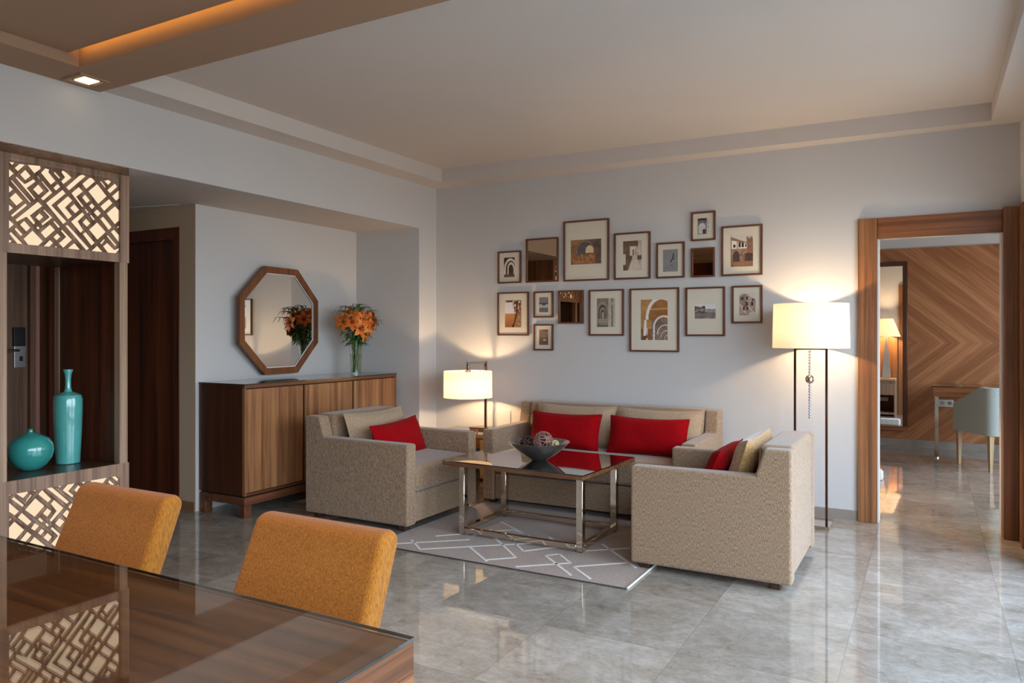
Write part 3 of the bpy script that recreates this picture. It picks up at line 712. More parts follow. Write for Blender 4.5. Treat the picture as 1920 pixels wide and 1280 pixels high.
# ------------------------------------------------------------------ seating
def side_profile(depth, zb, arm_z, back_z, bt):
    """profile along the facing axis: d=0 rear, d=depth front"""
    return [(0, zb), (depth, zb), (depth, arm_z), (bt + .055, arm_z + .004), (bt + .012, back_z), (0, back_z)]
def seat_unit(name, label, cat, loc, rz, W, D, aw, armz=.57, backz=.715, group=None):
    """local frame: faces +x, width along y from -W/2 to W/2, rear at x=0"""
    t = thing(name, label, cat, loc, rz, group)
    zb = .035; bt = .125
    for s in (-1, 1):
        y0, y1 = (-W / 2, -W / 2 + aw) if s < 0 else (W / 2 - aw, W / 2)
        b = MB(); b.prism(side_profile(D, zb, armz, backz, bt), 'y', y0, y1, M['tweed'], .016, 3); b.build('armrest', t, True)
    b = MB(); b.box(.002, bt + .10, -W / 2 + aw + .003, W / 2 - aw - .003, zb + .02, backz + .008, M['tweed'], .028, 4)
    bb = b.b
    for v in bb.verts:                       # rake the front face of the back
        if v.co.x > bt * .8: v.co.x -= .05 * max(0, (v.co.z - .43) / .3)
    b.build('backrest', t, True)
    b = MB(); b.box(bt + .03, D - .004, -W / 2 + aw + .004, W / 2 - aw - .004, .245, .435, M['tweed'], .022, 4)
    for v in b.b.verts:
        if v.co.z > .40: v.co.z -= .018 * max(0, (v.co.x - D * .55) / (D * .45))
    b.build('seat_cushion', t, True)
    b = MB(); b.box(bt, D - .012, -W / 2 + aw + .004, W / 2 - aw - .004, zb + .01, .238, M['tweed'], .010, 2); b.build('base', t, True)
    for x in (.06, D - .10):
        for y in (-W / 2 + .03, W / 2 - .085):
            b = MB(); b.box(x, x + .055, y, y + .055, 0, zb + .008, M['darkfoot'], .003, 1); b.build('foot', t, True)
    return t
left_chair = seat_unit('armchair', 'taupe tweed armchair in front of the sideboard, facing right', 'armchair', (-3.87, 4.335, 0.006), 0.0, .85, .905, .10)
right_chair = seat_unit('armchair', 'taupe tweed armchair beside the floor lamp, its back to the doorway', 'armchair', (-0.60, 4.37, 0), PI, .86, .850, .10)
sofa = seat_unit('sofa', 'taupe tweed two-seat sofa against the wall under the pictures', 'sofa', (-2.175, 5.665, 0), -PI / 2, 1.65, .765, .10, .57, .735)

def cushion(name, label, mat, c, w, h, t, yaw, lean, roll=0.0):
    """yaw: direction the front faces (0 = -y), lean back in radians"""
    m4 = Matrix.Translation(Vector(c)) @ Matrix.Rotation(yaw, 4, 'Z') @ Matrix.Rotation(-lean, 4, 'X') @ Matrix.Rotation(roll, 4, 'Y')
    b = MB(); b.pillow(w, h, t, M[mat], m4)
    # zip seam: a fine piping round the edge
    P = []
    n = 14
    for i in range(n): P.append((-1 + 2 * i / n, -1))
    for i in range(n): P.append((1, -1 + 2 * i / n))
    for i in range(n): P.append((1 - 2 * i / n, 1))
    for i in range(n): P.append((-1, 1 - 2 * i / n))
    pts = [m4 @ Vector((w / 2 * u * (1 - .07 * .6 * (1 - v * v)), 0, h / 2 * v * (1 - .07 * 1.6 * (1 - u * u)))) for u, v in P]
    b.tube(pts, .0028, M[mat], 5, closed=True)
    o = b.build(name); tag(o, label, 'cushion'); rebase(o, c); return o
cushion('cushion', 'beige woven cushion on the left half of the sofa, behind the red one', 'cushion', (-2.44, 5.375, .585), .68, .33, .14, 0, .30)
cushion('cushion', 'beige woven cushion on the right half of the sofa, behind the red one', 'cushion', (-1.765, 5.375, .585), .68, .33, .14, 0, .30)
cushion('cushion', 'red velvet lumbar cushion on the left half of the sofa', 'red', (-2.445, 5.205, .557), .585, .285, .13, 0, .30)
cushion('cushion', 'red velvet lumbar cushion on the right half of the sofa', 'red', (-1.785, 5.205, .557), .60, .285, .13, 0, .30)
cushion('cushion', 'beige woven cushion leaning on the back of the left armchair', 'cushion', (-3.565, 4.35, .58), .66, .33, .14, PI / 2, .28)
cushion('cushion', 'red velvet lumbar cushion in the armchair in front of the sideboard', 'red', (-3.36, 4.335, .545), .59, .27, .12, PI / 2 + .06, .36, -.04)
cushion('cushion', 'golden satin cushion leaning on the back of the armchair by the floor lamp', 'gold', (-.885, 4.36, .585), .62, .32, .15, -PI / 2, .30)
cushion('cushion', 'red velvet lumbar cushion in the armchair by the floor lamp', 'red', (-1.045, 4.36, .54), .57, .27, .12, -PI / 2, .42)

# ------------------------------------------------------------------ rug
def rug():
    F, s, c = 1400., math.sin(math.radians(29.2)), math.cos(math.radians(29.2))
    def fl(x, y):
        px, py = 700 + x / 3.4286, 840 + y / 3.4286; u = (px - 960) / F; v = (626 - py) / F; t = -1.29 / v
        return (t * (-s + u * c), t * (c + u * s))
    b = MB(); X0, X1, Y0, Y1 = -3.00, -1.345, 3.60, 5.05; z = .006
    b.box(X0, X1, Y0, Y1, 0.0004, z, M['rug'])
    b.tube([(X0, Y0, .004), (X1, Y0, .004), (X1, Y1, .004), (X0, Y1, .004)], .0045, M['rug_edge'], 6, closed=True)
    b.tube([(X1 + .004, Y0, .006), (X1 + .004, Y1, .006)], .006, M['rug_line'], 6)
    lines = [[(95, 612), (620, 583)], [(245, 585), (300, 645), (820, 617), (1110, 600)], [(620, 632), (728, 722)], [(728, 712), (915, 698), (780, 570)],
             [(910, 605), (965, 657), (1290, 617)], [(1130, 568), (1190, 612)], [(915, 757), (1265, 733), (1195, 675), (1105, 685), (1270, 812)],
             [(1640, 730), (1285, 757), (1395, 835)], [(1365, 655), (1650, 638)], [(1470, 612), (1690, 765)], [(400, 560), (900, 520), (1060, 590)], [(820, 470), (1000, 560)], [(640, 560), (760, 520)]]
    for L in lines:
        P = [fl(*p) for p in L]
        for p, q in zip(P, P[1:]):
            b.bar((p[0], p[1], z), (q[0], q[1], z), .017, .0015, (0, 0, 1), M['rug_line'])
    o = b.build('area_rug'); tag(o, 'taupe rug with white zigzag lines under the coffee table', 'rug'); rebase(o, (-2.17, 4.3, 0))
rug()

# ------------------------------------------------------------------ coffee table
ct = thing('coffee_table', 'square glass-topped coffee table on a chrome frame, standing on the rug', 'table', (-2.217, 4.34, .0065))
LX = (-2.655, -1.785); LY = (4.045, 4.63); w = .042; ZL = .445
for x in LX:
    for y in LY:
        sx = 1 if x < -2.2 else -1; sy = 1 if y < 4.3 else -1
        b = MB(); b.box(min(x, x + sx * w), max(x, x + sx * w), min(y, y + sy * w), max(y, y + sy * w), .012, ZL, M['chrome'], .002, 1); lg = b.build('leg', ct)
        b = MB(); b.lathe([(.014, .0065), (.014, .012)], x + sx * w / 2, y + sy * w / 2, M['black'], 12); b.build('foot_pad', lg)
for y in LY:
    sy = 1 if y < 4.3 else -1
    b = MB(); b.box(LX[0] + w, LX[1] - w, min(y, y + sy * w * .8), max(y, y + sy * w * .8), .02, .052, M['chrome'], .002, 1); b.build('stretcher', ct)
for x in LX:
    sx = 1 if x < -2.2 else -1
    b = MB(); b.box(min(x, x + sx * w * .8), max(x, x + sx * w * .8), LY[0] + w, LY[1] - w, .02, .052, M['chrome'], .002, 1); b.build('stretcher', ct)
TC = (-2.255, 4.41); TA = math.radians(-3.0)
def rot_box(w, d, z0, z1, m, bev=.0):
    b = MB(); b.box(-w / 2, w / 2, -d / 2, d / 2, z0, z1, m, bev, 1)
    bmesh.ops.rotate(b.b, cent=(0, 0, 0), matrix=Matrix.Rotation(TA, 3, 'Z'), verts=b.b.verts[:]); bmesh.ops.translate(b.b, vec=(TC[0], TC[1], 0), verts=b.b.verts[:]); return b
rot_box(1.03, .775, ZL, .468, M['table_x'], .002).build('tabletop', ct)
rot_box(1.032, .777, .4685, .476, M['glass_side']).build('glass_top', ct)
ZCT = .476
# bowl and balls
BX, BY = -2.232, 4.355
b = MB(); b.lathe([(.045, ZCT), (.05, ZCT + .002), (.062, ZCT + .010), (.105, ZCT + .034), (.15, ZCT + .068), (.185, ZCT + .100), (.203, ZCT + .120), (.201, ZCT + .121), (.182, ZCT + .104), (.147, ZCT + .073), (.102, ZCT + .040), (.058, ZCT + .017), (.0, ZCT + .013)], BX, BY, M['bowl'], 56, cap=False)
o = b.build('bowl'); tag(o, 'wide shallow smoky bowl on the coffee table', 'bowl'); rebase(o, (BX, BY, ZCT))
def vine_ball(name, label, c, r, m, n, tr, seed):
    rnd = random.Random(seed); b = MB()
    for k in range(n):
        ax = Vector((rnd.gauss(0, 1), rnd.gauss(0, 1), rnd.gauss(0, 1))).normalized(); u = ax.orthogonal().normalized(); v = ax.cross(u); off = rnd.uniform(-.35, .35) * r; rr = math.sqrt(r * r - off * off) * rnd.uniform(.93, 1.0)
        b.tube([Vector(c) + ax * off + (u * math.cos(2 * PI * i / 16) + v * math.sin(2 * PI * i / 16)) * rr for i in range(16)], tr, m, 5, closed=True)
    o = b.build(name); tag(o, label, 'decoration'); rebase(o, c)
vine_ball('twig_ball', 'largest brown twig ball, on top in the bowl on the coffee table', (BX + .035, BY - .01, ZCT + .126), .064, M['vine'], 20, .0035, 1)
vine_ball('twig_ball', 'dark brown twig ball on the left in the bowl', (BX - .075, BY - .015, ZCT + .104), .050, M['vine_dark'], 20, .0035, 2)
vine_ball('twig_ball', 'small pale rattan ball on the right in the bowl', (BX + .108, BY + .01, ZCT + .108), .030, M['vine_pale'], 14, .0026, 3)
vine_ball('twig_ball', 'dark twig ball at the back of the bowl behind the largest ball', (BX - .01, BY + .09, ZCT + .106), .046, M['vine_dark'], 16, .0032, 4)

# ------------------------------------------------------------------ side table, table lamp, metal stand
st = thing('side_table', 'small square wooden side table in the corner behind the armchair and sofa', 'table', (-3.43, 5.40, 0))
EX0, EX1, EY0, EY1, EZ = -3.74, -3.12, 5.13, 5.68, .47
b = MB(); b.box(EX0, EX1, EY0, EY1, EZ - .024, EZ - .007, M['side_tbl'], .002, 1); b.build('tabletop', st)
b = MB(); b.box(EX0, EX1, EY0, EY1, EZ - .0065, EZ, M['glass_top']); b.build('glass_top', st)
b = MB(); b.box(EX0 + .02, EX1 - .02, EY0 + .02, EY0 + .04, EZ - .09, EZ - .024, M['side_tbl']); b.box(EX0 + .02, EX1 - .02, EY1 - .04, EY1 - .02, EZ - .09, EZ - .024, M['side_tbl'])
b.box(EX0 + .02, EX0 + .04, EY0 + .04, EY1 - .04, EZ - .09, EZ - .024, M['side_tbl']); b.box(EX1 - .04, EX1 - .02, EY0 + .04, EY1 - .04, EZ - .09, EZ - .024, M['side_tbl']); b.build('apron', st)
for x in (EX0 + .015, EX1 - .055):
    for y in (EY0 + .015, EY1 - .055):
        b = MB(); b.box(x, x + .04, y, y + .04, 0, EZ - .024, M['chrome'], .002, 1); b.build('leg', st)
b = MB(); b.bar((EX0 + .04, EY0 + .05, .12), (EX1 - .04, EY1 - .05, .12), .03, .03, (0, 0, 1), M['chrome']); b.build('stretcher', st)
b = MB(); b.bar((EX1 - .04, EY0 + .05, .15), (EX0 + .04, EY1 - .05, .15), .03, .03, (0, 0, 1), M['chrome']); b.build('stretcher', st)
tl = thing('table_lamp', 'lit drum table lamp hanging from a square chrome arm in the corner', 'lamp', (-3.40, 5.58, EZ))
LXc, LYc = -3.425, 5.36; PX, PY = -3.394, 5.60
b = MB(); b.box(-3.50, -3.29, 5.50, 5.665, EZ + .0005, EZ + .018, M['chrome'], .003, 2); b.build('base', tl)
b = MB(); b.box(PX - .009, PX + .009, PY - .009, PY + .009, EZ + .018, 1.063, M['bronze'], .001, 1); b.build('pole', tl)
b = MB(); b.bar((LXc - .001, LYc - .010, 1.045), (PX - .001, PY - .009, 1.045), .018, .018, (0, 0, 1), M['chrome']); b.box(LXc - .009, LXc + .009, LYc - .009, LYc + .009, .99, 1.045, M['chrome'], .001, 1); b.build('arm', tl)
b = MB(); b.lathe([(.205, .762), (.207, .762), (.205, .984), (.203, .984)], LXc, LYc, M['shade'], 56, cap=False); sh = b.build('lamp_shade', tl)
b = MB(); b.lathe([(.026, .975), (.026, .992), (.004, .996)], LXc, LYc, M['chrome'], 20)
for k in range(3): b.tube([(LXc, LYc, .982), (LXc + .203 * math.cos(k * 2.094 + .4), LYc + .203 * math.sin(k * 2.094 + .4), .980)], .0022, M['chrome'], 6)
b.build('spider', sh)
b = MB(); b.tube([(LXc, LYc, .975), (LXc, LYc, .925)], .016, M['white_plastic'], 12); b.sphere((LXc, LYc, .885), .030, emis('bulb', (255, 214, 150), 6.0), 16, 1.25); b.build('bulb', tl)
ds = thing('note_stand', 'small chrome note stand on the side table beside the sofa arm', 'stand', (-3.22, 5.22, EZ))
b = MB(); b.box(-3.27, -3.18, 5.19, 5.25, EZ + .0005, EZ + .010, M['chrome'], .002, 1); b.build('base', ds)
b = MB(); b.box(-3.245, -3.235, 5.205, 5.215, EZ + .010, EZ + .055, M['chrome']); b.build('stem', ds)
b = MB(); b.box(-3.30, -3.15, 5.18, 5.245, EZ + .055, EZ + .066, M['bronze'], .002, 1); b.build('holder', ds)
o = MB().box(-3.385, -3.21, YB - .008, YB + .001, .40, .625, M['wall'], .002, 1).build('access_panel'); tag(o, 'pale square cover plate on the wall behind the table lamp', 'cover plate'); rebase(o, (-3.3, YB, .51))

# ------------------------------------------------------------------ floor lamp
FX, FY = -.709, 5.46
fl = thing('floor_lamp', 'tall floor lamp with a white drum shade on two bronze poles', 'lamp', (FX, FY, 0))
b = MB(); b.box(FX - .135, FX + .135, FY - .125, FY + .125, .0005, .022, M['chrome'], .003, 2); b.build('base', fl)
for x in (FX - .101, FX + .101):
    b = MB(); b.box(x - .0075, x + .0075, FY - .009, FY + .009, .022, 1.192, M['bronze'], .001, 1); b.build('pole', fl)
b = MB(); b.box(FX - .1085, FX + .1085, FY - .009, FY + .009, 1.192, 1.208, M['bronze'], .001, 1); b.build('crossbar', fl)
b = MB(); b.lathe([(.2455, 1.205), (.248, 1.205), (.242, 1.506), (.2395, 1.506)], FX, FY, M['shade'], 64, cap=False); sh = b.build('lamp_shade', fl)
b = MB(); b.tube([(FX, FY, 1.208), (FX, FY, 1.33)], .010, M['bronze'], 10)
for k in range(3): b.tube([(FX, FY, 1.30), (FX + .241 * math.cos(k * 2.094), FY + .241 * math.sin(k * 2.094), 1.30)], .0022, M['bronze'], 6)
b.build('lamp_holder', fl)
b = MB(); b.sphere((FX, FY, 1.372), .034, emis('bulb_floor', (255, 218, 160), 6.0), 16, 1.25); b.build('bulb', fl)
cx = FX - .006
for za, zb, n in ((1.03, 1.19, 8), (.72, .955, 12)):
    b = MB()
    for k in range(n):
        z = za + (zb - za) * (k + .5) / n; b.sphere((cx, FY, z), .0095, M['crystal'], 12, .95)
    b.tube([(cx, FY, za), (cx, FY, zb)], .0008, M['steel'], 5); b.build('bead_strand', fl)
b = MB(); b.sphere((cx, FY, .99), .031, M['chrome'], 24); b.tube([(cx, FY, 1.02), (cx, FY, 1.035)], .006, M['chrome'], 10); b.tube([(cx, FY, .952), (cx, FY, .962)], .006, M['chrome'], 10); b.build('pendant_ball', fl)

# ------------------------------------------------------------------ pictures
def hsh(x, y, k=0):
    v = math.sin(x * 127.1 + y * 311.7 + k * 74.7) * 43758.5453; return v - math.floor(v)
def vn(x, y, k=0):
    xi, yi = math.floor(x), math.floor(y); fx, fy = x - xi, y - yi; fx = fx * fx * (3 - 2 * fx); fy = fy * fy * (3 - 2 * fy)
    a = hsh(xi, yi, k) * (1 - fx) + hsh(xi + 1, yi, k) * fx; c = hsh(xi, yi + 1, k) * (1 - fx) + hsh(xi + 1, yi + 1, k) * fx
    return a * (1 - fy) + c * fy
def fbm(x, y, k=0): return .5 * vn(x, y, k) + .3 * vn(x * 2.1, y * 2.1, k + 1) + .2 * vn(x * 4.3, y * 4.3, k + 2)
def mixc(a, c, t): t = max(0, min(1, t)); return tuple(x + (y - x) * t for x, y in zip(a, c))
SEP_D, SEP_M, SEP_L = (44, 28, 22), (134, 104, 84), (226, 214, 198)
def sepia(t): return mixc(SEP_D, SEP_M, t * 2) if t < .5 else mixc(SEP_M, SEP_L, t * 2 - 1)
def grey(t): return mixc((36, 34, 36), (214, 210, 208), t)
def inarch(u, v, cx, w, spring, h): 
    if abs(u - cx) > w: return False
    if v < spring: return True
    return ((u - cx) / w) ** 2 + ((v - spring) / h) ** 2 < 1
def p_arch_small(u, v):
    if v < .13: return sepia(.25 + .2 * fbm(u * 8, v * 8))
    for cx, w, sp, h, lit in ((.66, .22, .42, .22, .12), (.66, .34, .42, .34, .9), (.62, .46, .40, .44, .15), (.60, .60, .38, .58, .92)):
        if inarch(u, v, cx, w, sp, h) and v > .14:
            if lit < .2 and abs(u - .9) < .06 and .5 < v < .62: return sepia(.9)
            return sepia(lit + .1 * fbm(u * 9, v * 9))
    return sepia(.08)
def p_ruinarch(u, v):
    n = fbm(u * 7, v * 7); base = mixc((96, 62, 30), (176, 132, 74), n)
    if u > .45: base = mixc((70, 52, 46), (128, 98, 80), n)
    r = math.hypot((u - .47) / .27, (v - .5) / .42)
    if r < 1 and v > .36: base = mixc((74, 64, 70), (104, 92, 98), n)
    if abs(r - 1.05) < .05 and v > .4: base = (150, 116, 84)
    if inarch(u, v, .62, .13, .55, .2) and v > .46: base = (222, 192, 150)
    if v < .4:
        k = fbm(u * 22, v * 14); base = mixc((92, 46, 22), (214, 160, 104), k)
        if u > .8: base = mixc((70, 50, 44), (120, 92, 78), k)
    return base
def p_street(u, v):
    n = fbm(u * 9, v * 9)
    if v > .82 and u < .8: return sepia(.22 + .25 * n)
    if abs(u - .5) < .13 and .5 < v < .82: return sepia(.95 - .5 * (abs(u - .55) < .04 and v < .7))
    if v < .38 and abs(u - .62) < .36 - .55 * v: return sepia(.78 + .2 * n)
    if u < .5: 
        if u < .13 and .2 < v < .56: return sepia(.95)
        return sepia(.18 + .36 * n)
    if u > .78 and .35 < v < .5: return sepia(.3)
    return sepia(.62 + .36 * n)
def seg_d(u, v, a, c2, b2, d2):
    px, py = b2 - a, d2 - c2; t = max(0, min(1, ((u - a) * px + (v - c2) * py) / (px * px + py * py))); return math.hypot(u - a - t * px, v - c2 - t * py)
def p_jump(u, v):
    base = grey(.5 + .12 * fbm(u * 6, v * 14)) if v > .36 else grey(.42 + .22 * fbm(u * 10, v * 22))
    for s in ((.50, .44, .66, .60, .030), (.66, .60, .70, .74, .034), (.70, .74, .76, .66, .018), (.66, .58, .78, .54, .018), (.70, .78, .71, .79, .03)):
        if seg_d(u, v, *s[:4]) < s[4]: return (44, 42, 46)
    if abs(v - .3) < .012 and abs(u - .55) < .1: return (60, 58, 62)
    return mixc(base, (140, 134, 136), .35)
def p_gate(u, v):
    n = fbm(u * 10, v * 12)
    if u > .82: return grey(.75 + .25 * n) if n > .35 else grey(.3)
    if v > .85: return grey(.12)
    if inarch(u, v, .40, .33, .42, .28) and v > .03: 
        if inarch(u, v, .58, .14, .2, .14): return grey(.1)
        return grey(.78 + .2 * n)
    return grey(.25 + .35 * n)
def p_castle(u, v):
    n = fbm(u * 12, v * 14)
    top = .97 - .28 * u if u < .72 else (.95 if (u - .72) % .1 < .05 or u < .80 else .9)
    if v > top: return (206, 200, 188)
    if u > .74 and v > .42: return mixc((110, 78, 60), (168, 128, 100), n)
    if .58 < v < .86 - .18 * u and u < .74:
        for cx, w in ((.16, .045), (.40, .05), (.53, .05), (.69, .03)):
            if abs(u - cx) < w and .62 < v < (.72 if cx < .3 or cx > .6 else .82): return (52, 38, 34)
        if u < .04 or .26 < u < .32: return mixc((110, 78, 60), (160, 120, 94), n)
        return (228, 220, 208)
    if inarch(u, v, .24, .15, .34, .17) and v > .16: return mixc((66, 54, 50), (90, 74, 66), n)
    if v < .17: return mixc((112, 76, 54), (172, 130, 98), n)
    if u > .62 and v < .42: return mixc((62, 48, 44), (96, 76, 66), n)
    return mixc((104, 74, 58), (186, 150, 126), n)
def p_tree(u, v):
    n = fbm(u * 12, v * 12); sky = (222, 216, 216)
    tr = abs(u - (.58 + .16 * math.sin(v * 3.0 - .6))) < (.035 + .03 * (v < .1))
    if tr and v < .95: return (48, 30, 20)
    if v > .52:
        if u + (v - .5) * .35 > .62 + .25 * (n - .5) and n > .32: return mixc((70, 42, 24), (190, 130, 84), fbm(u * 25, v * 25, 5))
        if v > .93 and n > .4: return (96, 66, 44)
        return sky
    if u > .58: return mixc((72, 44, 26), (226, 176, 130), fbm(u * 22, v * 22, 3))
    if v > .5: return (196, 150, 110)
    return mixc((128, 76, 40), (196, 140, 92), v * 1.6 + .2 * n)
def p_lake(u, v):
    n = fbm(u * 8, v * 16)
    if v > .62: return grey(.38 + .2 * n)
    if v > .5 + .06 * math.sin(u * 9): return grey(.14 + .1 * n)
    if v > .3: return grey(.6 + .3 * n)
    return grey(.15 + .45 * fbm(u * 14, v * 20))
def p_beach(u, v):
    n = fbm(u * 7, v * 18)
    if v > .9: return sepia(.15 + .5 * (n > .5))
    if v > .45: return sepia(.38 + .25 * n)
    if math.hypot((u - .6) / .2, (v - .32) / .05) < 1: return sepia(.85)
    return sepia(.18 + .3 * n)
def p_arcade(u, v):
    n = fbm(u * 10, v * 12); f = lambda t: mixc((58, 44, 36), (206, 190, 168), t)
    if u > .62: return f(.7 + .3 * n - .45 * (abs(u - .84) < .05 and n > .4))
    if v < .14: return f(.25 + .5 * (v > .06) * n)
    if v < .28 and abs(u - .32) < .3: return f(.55 + .4 * n * (int(v * 30) % 2))
    for cx, w, sp, h, lit in ((.34, .06, .45, .08, .75), (.33, .12, .48, .12, .12), (.32, .17, .52, .16, .55), (.31, .23, .56, .22, .16), (.30, .29, .60, .28, .6)):
        if inarch(u, v, cx, w, sp, h): return f(lit + .2 * (n - .5))
    return f(.34 + .25 * n)
def p_bigarch(u, v):
    n = fbm(u * 6, v * 8)
    def band(cx, cy, r0, r1, sq=1.0):
        r = math.hypot((u - cx), (v - cy) * sq); return r0 < r < r1 and v > cy - .02
    if band(.78, .52, .50, .60, 1.05) or (abs(u - .16) < .06 and .1 < v < .5 and abs(u - .18 + (.4 - v) * .15) < .06): return (226, 218, 210)
    if band(.86, .30, .34, .40, 1.3) or (abs(u - .49) < .03 and v < .32): return (222, 214, 206)
    if band(.92, .16, .27, .31, 1.4): return (206, 196, 186)
    if band(.96, .08, .18, .21, 1.3): return (196, 184, 174)
    if band(1.0, .03, .10, .125, 1.3): return (190, 178, 168)
    if (abs(u - .2) < .05 and v < .3 and n > .4): return (216, 196, 170)
    r = math.hypot(u - .78, (v - .52) * 1.05)
    if r < .5 and v > .5:
        if abs(v - .74 - .04 * u) < .02: return (196, 144, 84)
        return mixc((122, 76, 34), (172, 116, 58), n)
    if u > .4: return mixc((86, 66, 56), (156, 134, 118), n + .25 * math.sin((u + v) * 60))
    if v < .28: return mixc((70, 42, 24), (168, 112, 60), n)
    return mixc((150, 100, 46), (196, 146, 84), n)
def p_town(u, v):
    n = fbm(u * 14, v * 12); f = lambda t: mixc((44, 32, 32), (210, 196, 186), t)
    if v > (.92 if u < .5 else .72) - .1 * n: return (216, 212, 210)
    if v > .4 and u < .5: return f(.15 + .7 * (n > .5) * n)
    if v > .45: return f(.45 + .4 * n)
    return f(.1 + .75 * fbm(u * 24, v * 18, 6))
def p_ruin(u, v):
    n = fbm(u * 10, v * 10, 2); f = lambda t: mixc((58, 34, 28), (222, 204, 188), t)
    top = .84 + .12 * math.sin(u * 5) + .06 * (n - .5)
    if v > top or (v < .12 and u > .5 + .2 * n): return (206, 196, 182)
    for (cx, cy) in ((.18, .74), (.48, .76), (.46, .50), (.8, .5), (.26, .3), (.5, .3), (.85, .7)):
        if abs(u - cx) < .06 and abs(v - cy) < .08: return f(.05)
    if seg_d(u, v, .05, .45, .4, .08) < .05 or seg_d(u, v, .55, .4, .85, .14) < .04: return f(.85)
    return f(.2 + .75 * n)
PICS = [  # left, right px, top-left, top-right, bottom-left, bottom-right px; print rect (u0,u1,v0,v1) or None for a mirror; painter; label; grid
    (932.9, 976, 471.1, 469.8, 531.2, 530.2, (.26, .72, .19, .80), p_arch_small, 'small framed photograph of nested white arches, leftmost of the upper row'),
    (985.6, 1045.8, 447.6, 444.3, 529, 528, None, None, 'largest bronze mirror, upper row beside the framed arches photograph'),
    (1056.2, 1141.2, 415.3, 408.7, 527.4, 524.7, (.16, .83, .275, .68), p_ruinarch, 'tall framed sepia photograph of a wide vault with a bright window, top row'),
    (1151, 1218.7, 437, 433.6, 524, 522, (.25, .76, .19, .82), p_street, 'framed photograph of a narrow stepped alley between old houses'),
    (1230.2, 1283, 455.1, 452.6, 521.4, 520.3, (.24, .76, .18, .80), p_jump, 'framed grey photograph of a person leaping in mid-air'),
    (1295.6, 1341, 397.2, 395, 451.3, 449.8, (.27, .72, .22, .77), p_gate, 'small framed grey photograph of a white gateway, topmost on the wall'),
    (1295.6, 1339.5, 465.2, 463.2, 519.3, 518.5, None, None, 'small square bronze mirror below the gateway photograph'),
    (1352.5, 1429.3, 424.1, 419.6, 517, 515.3, (.23, .77, .18, .80), p_castle, 'framed sepia photograph of a castle gate with white balconies, top right'),
    (932.2, 990.5, 547.5, 547, 629, 628.8, (.24, .76, .19, .81), p_tree, 'framed sepia photograph of a tree beside flat land, lower left'),
    (999.8, 1036.5, 546.2, 545.5, 595, 595, (.28, .74, .20, .77), p_lake, 'small framed grey photograph of dark hills over a lake'),
    (999.8, 1036.5, 607.3, 607.3, 656.7, 656.7, (.28, .74, .21, .79), p_beach, 'small framed brown photograph of a shore, lowest on the wall'),
    (1046.5, 1093.3, 544.5, 543.3, 606.9, 606, None, None, 'upright bronze mirror in the lower row beside the lake photograph'),
    (1103.7, 1169, 543.1, 541.5, 629.3, 628.7, (.23, .75, .19, .81), p_arcade, 'framed sepia photograph of a long colonnade in the lower row'),
    (1180.2, 1272.8, 540.4, 538.7, 659, 659.8, (.23, .77, .185, .82), p_bigarch, 'largest lower framed photograph, of repeating white horseshoe arches'),
    (1285.2, 1358.9, 538.8, 536.5, 629.9, 629.7, (.235, .765, .355, .645), p_town, 'framed photograph of a ruined town, small print in a wide mat'),
    (1371.9, 1429.2, 535.7, 534, 606.1, 605.3, (.25, .77, .215, .81), p_ruin, 'framed sepia photograph of a crumbling palace ruin, lower right')]
def px_on_y(px, py, Y):
    s, c = math.sin(math.radians(29.2)), math.cos(math.radians(29.2)); u = (px - 960) / 1400; v = (626 - py) / 1400
    d = (-s + u * c, c + u * s, v); t = Y / d[1]; return t * d[0], 1.3 + t * d[2]
def picture(xl, xr, tl_, tr_, bl_, br_, rect, fn, label):
    YF = YB - .022
    x0, za = px_on_y(xl, tl_, YF); x1, zb = px_on_y(xr, tr_, YF); _, zc = px_on_y(xl, bl_, YF); _, zd = px_on_y(xr, br_, YF)
    z1 = (za + zb) / 2; z0 = (zc + zd) / 2
    fw = .013
    name = 'wall_mirror' if rect is None else 'framed_photograph'
    t = thing(name, label, 'mirror' if rect is None else 'picture', ((x0 + x1) / 2, YB, z0), 0, 'framed pictures and mirrors over the sofa')
    b = MB()
    b.box(x0, x1, YF, YB - .001, z1 - fw, z1, M['picframe'], .0015, 1); b.box(x0, x1, YF, YB - .001, z0, z0 + fw, M['picframe'], .0015, 1)
    b.box(x0, x0 + fw, YF, YB - .001, z0 + fw, z1 - fw, M['picframe'], .0015, 1); b.box(x1 - fw, x1, YF, YB - .001, z0 + fw, z1 - fw, M['picframe'], .0015, 1)
    b.build('frame', t)
    if rect is None:
        MB().box(x0 + fw, x1 - fw, YB - .012, YB - .004, z0 + fw, z1 - fw, M['mirror_brown']).build('mirror_glass', t)
        return
    MB().box(x0 + fw, x1 - fw, YB - .010, YB - .004, z0 + fw, z1 - fw, M['mat']).build('mat_board', t)
    u0, u1, v0, v1 = rect; W, H = x1 - x0, z1 - z0
    a0, a1, c0, c1 = x0 + u0 * W, x0 + u1 * W, z0 + v0 * H, z0 + v1 * H
    nx = max(16, int((a1 - a0) / .0032)); nz = max(16, int((c1 - c0) / .0032))
    me = bpy.data.meshes.new('print'); L = t.location; verts = []; cols = []
    for j in range(nz + 1):
        for i in range(nx + 1):
            verts.append((a0 + (a1 - a0) * i / nx - L[0], YB - .0115 - L[1], c0 + (c1 - c0) * j / nz - L[2]))
            cols.append(srgb(*[max(0, min(255, q)) for q in fn(i / nx, j / nz)]))
    faces = [(j * (nx + 1) + i, j * (nx + 1) + i + 1, (j + 1) * (nx + 1) + i + 1, (j + 1) * (nx + 1) + i) for j in range(nz) for i in range(nx)]
    me.from_pydata(verts, [], faces); at = me.color_attributes.new('Col', 'FLOAT_COLOR', 'POINT')
    for i, cc in enumerate(cols): at.data[i].color = cc
    me.materials.append(M['print']); o = bpy.data.objects.new('print', me); COL.objects.link(o); o.parent = t
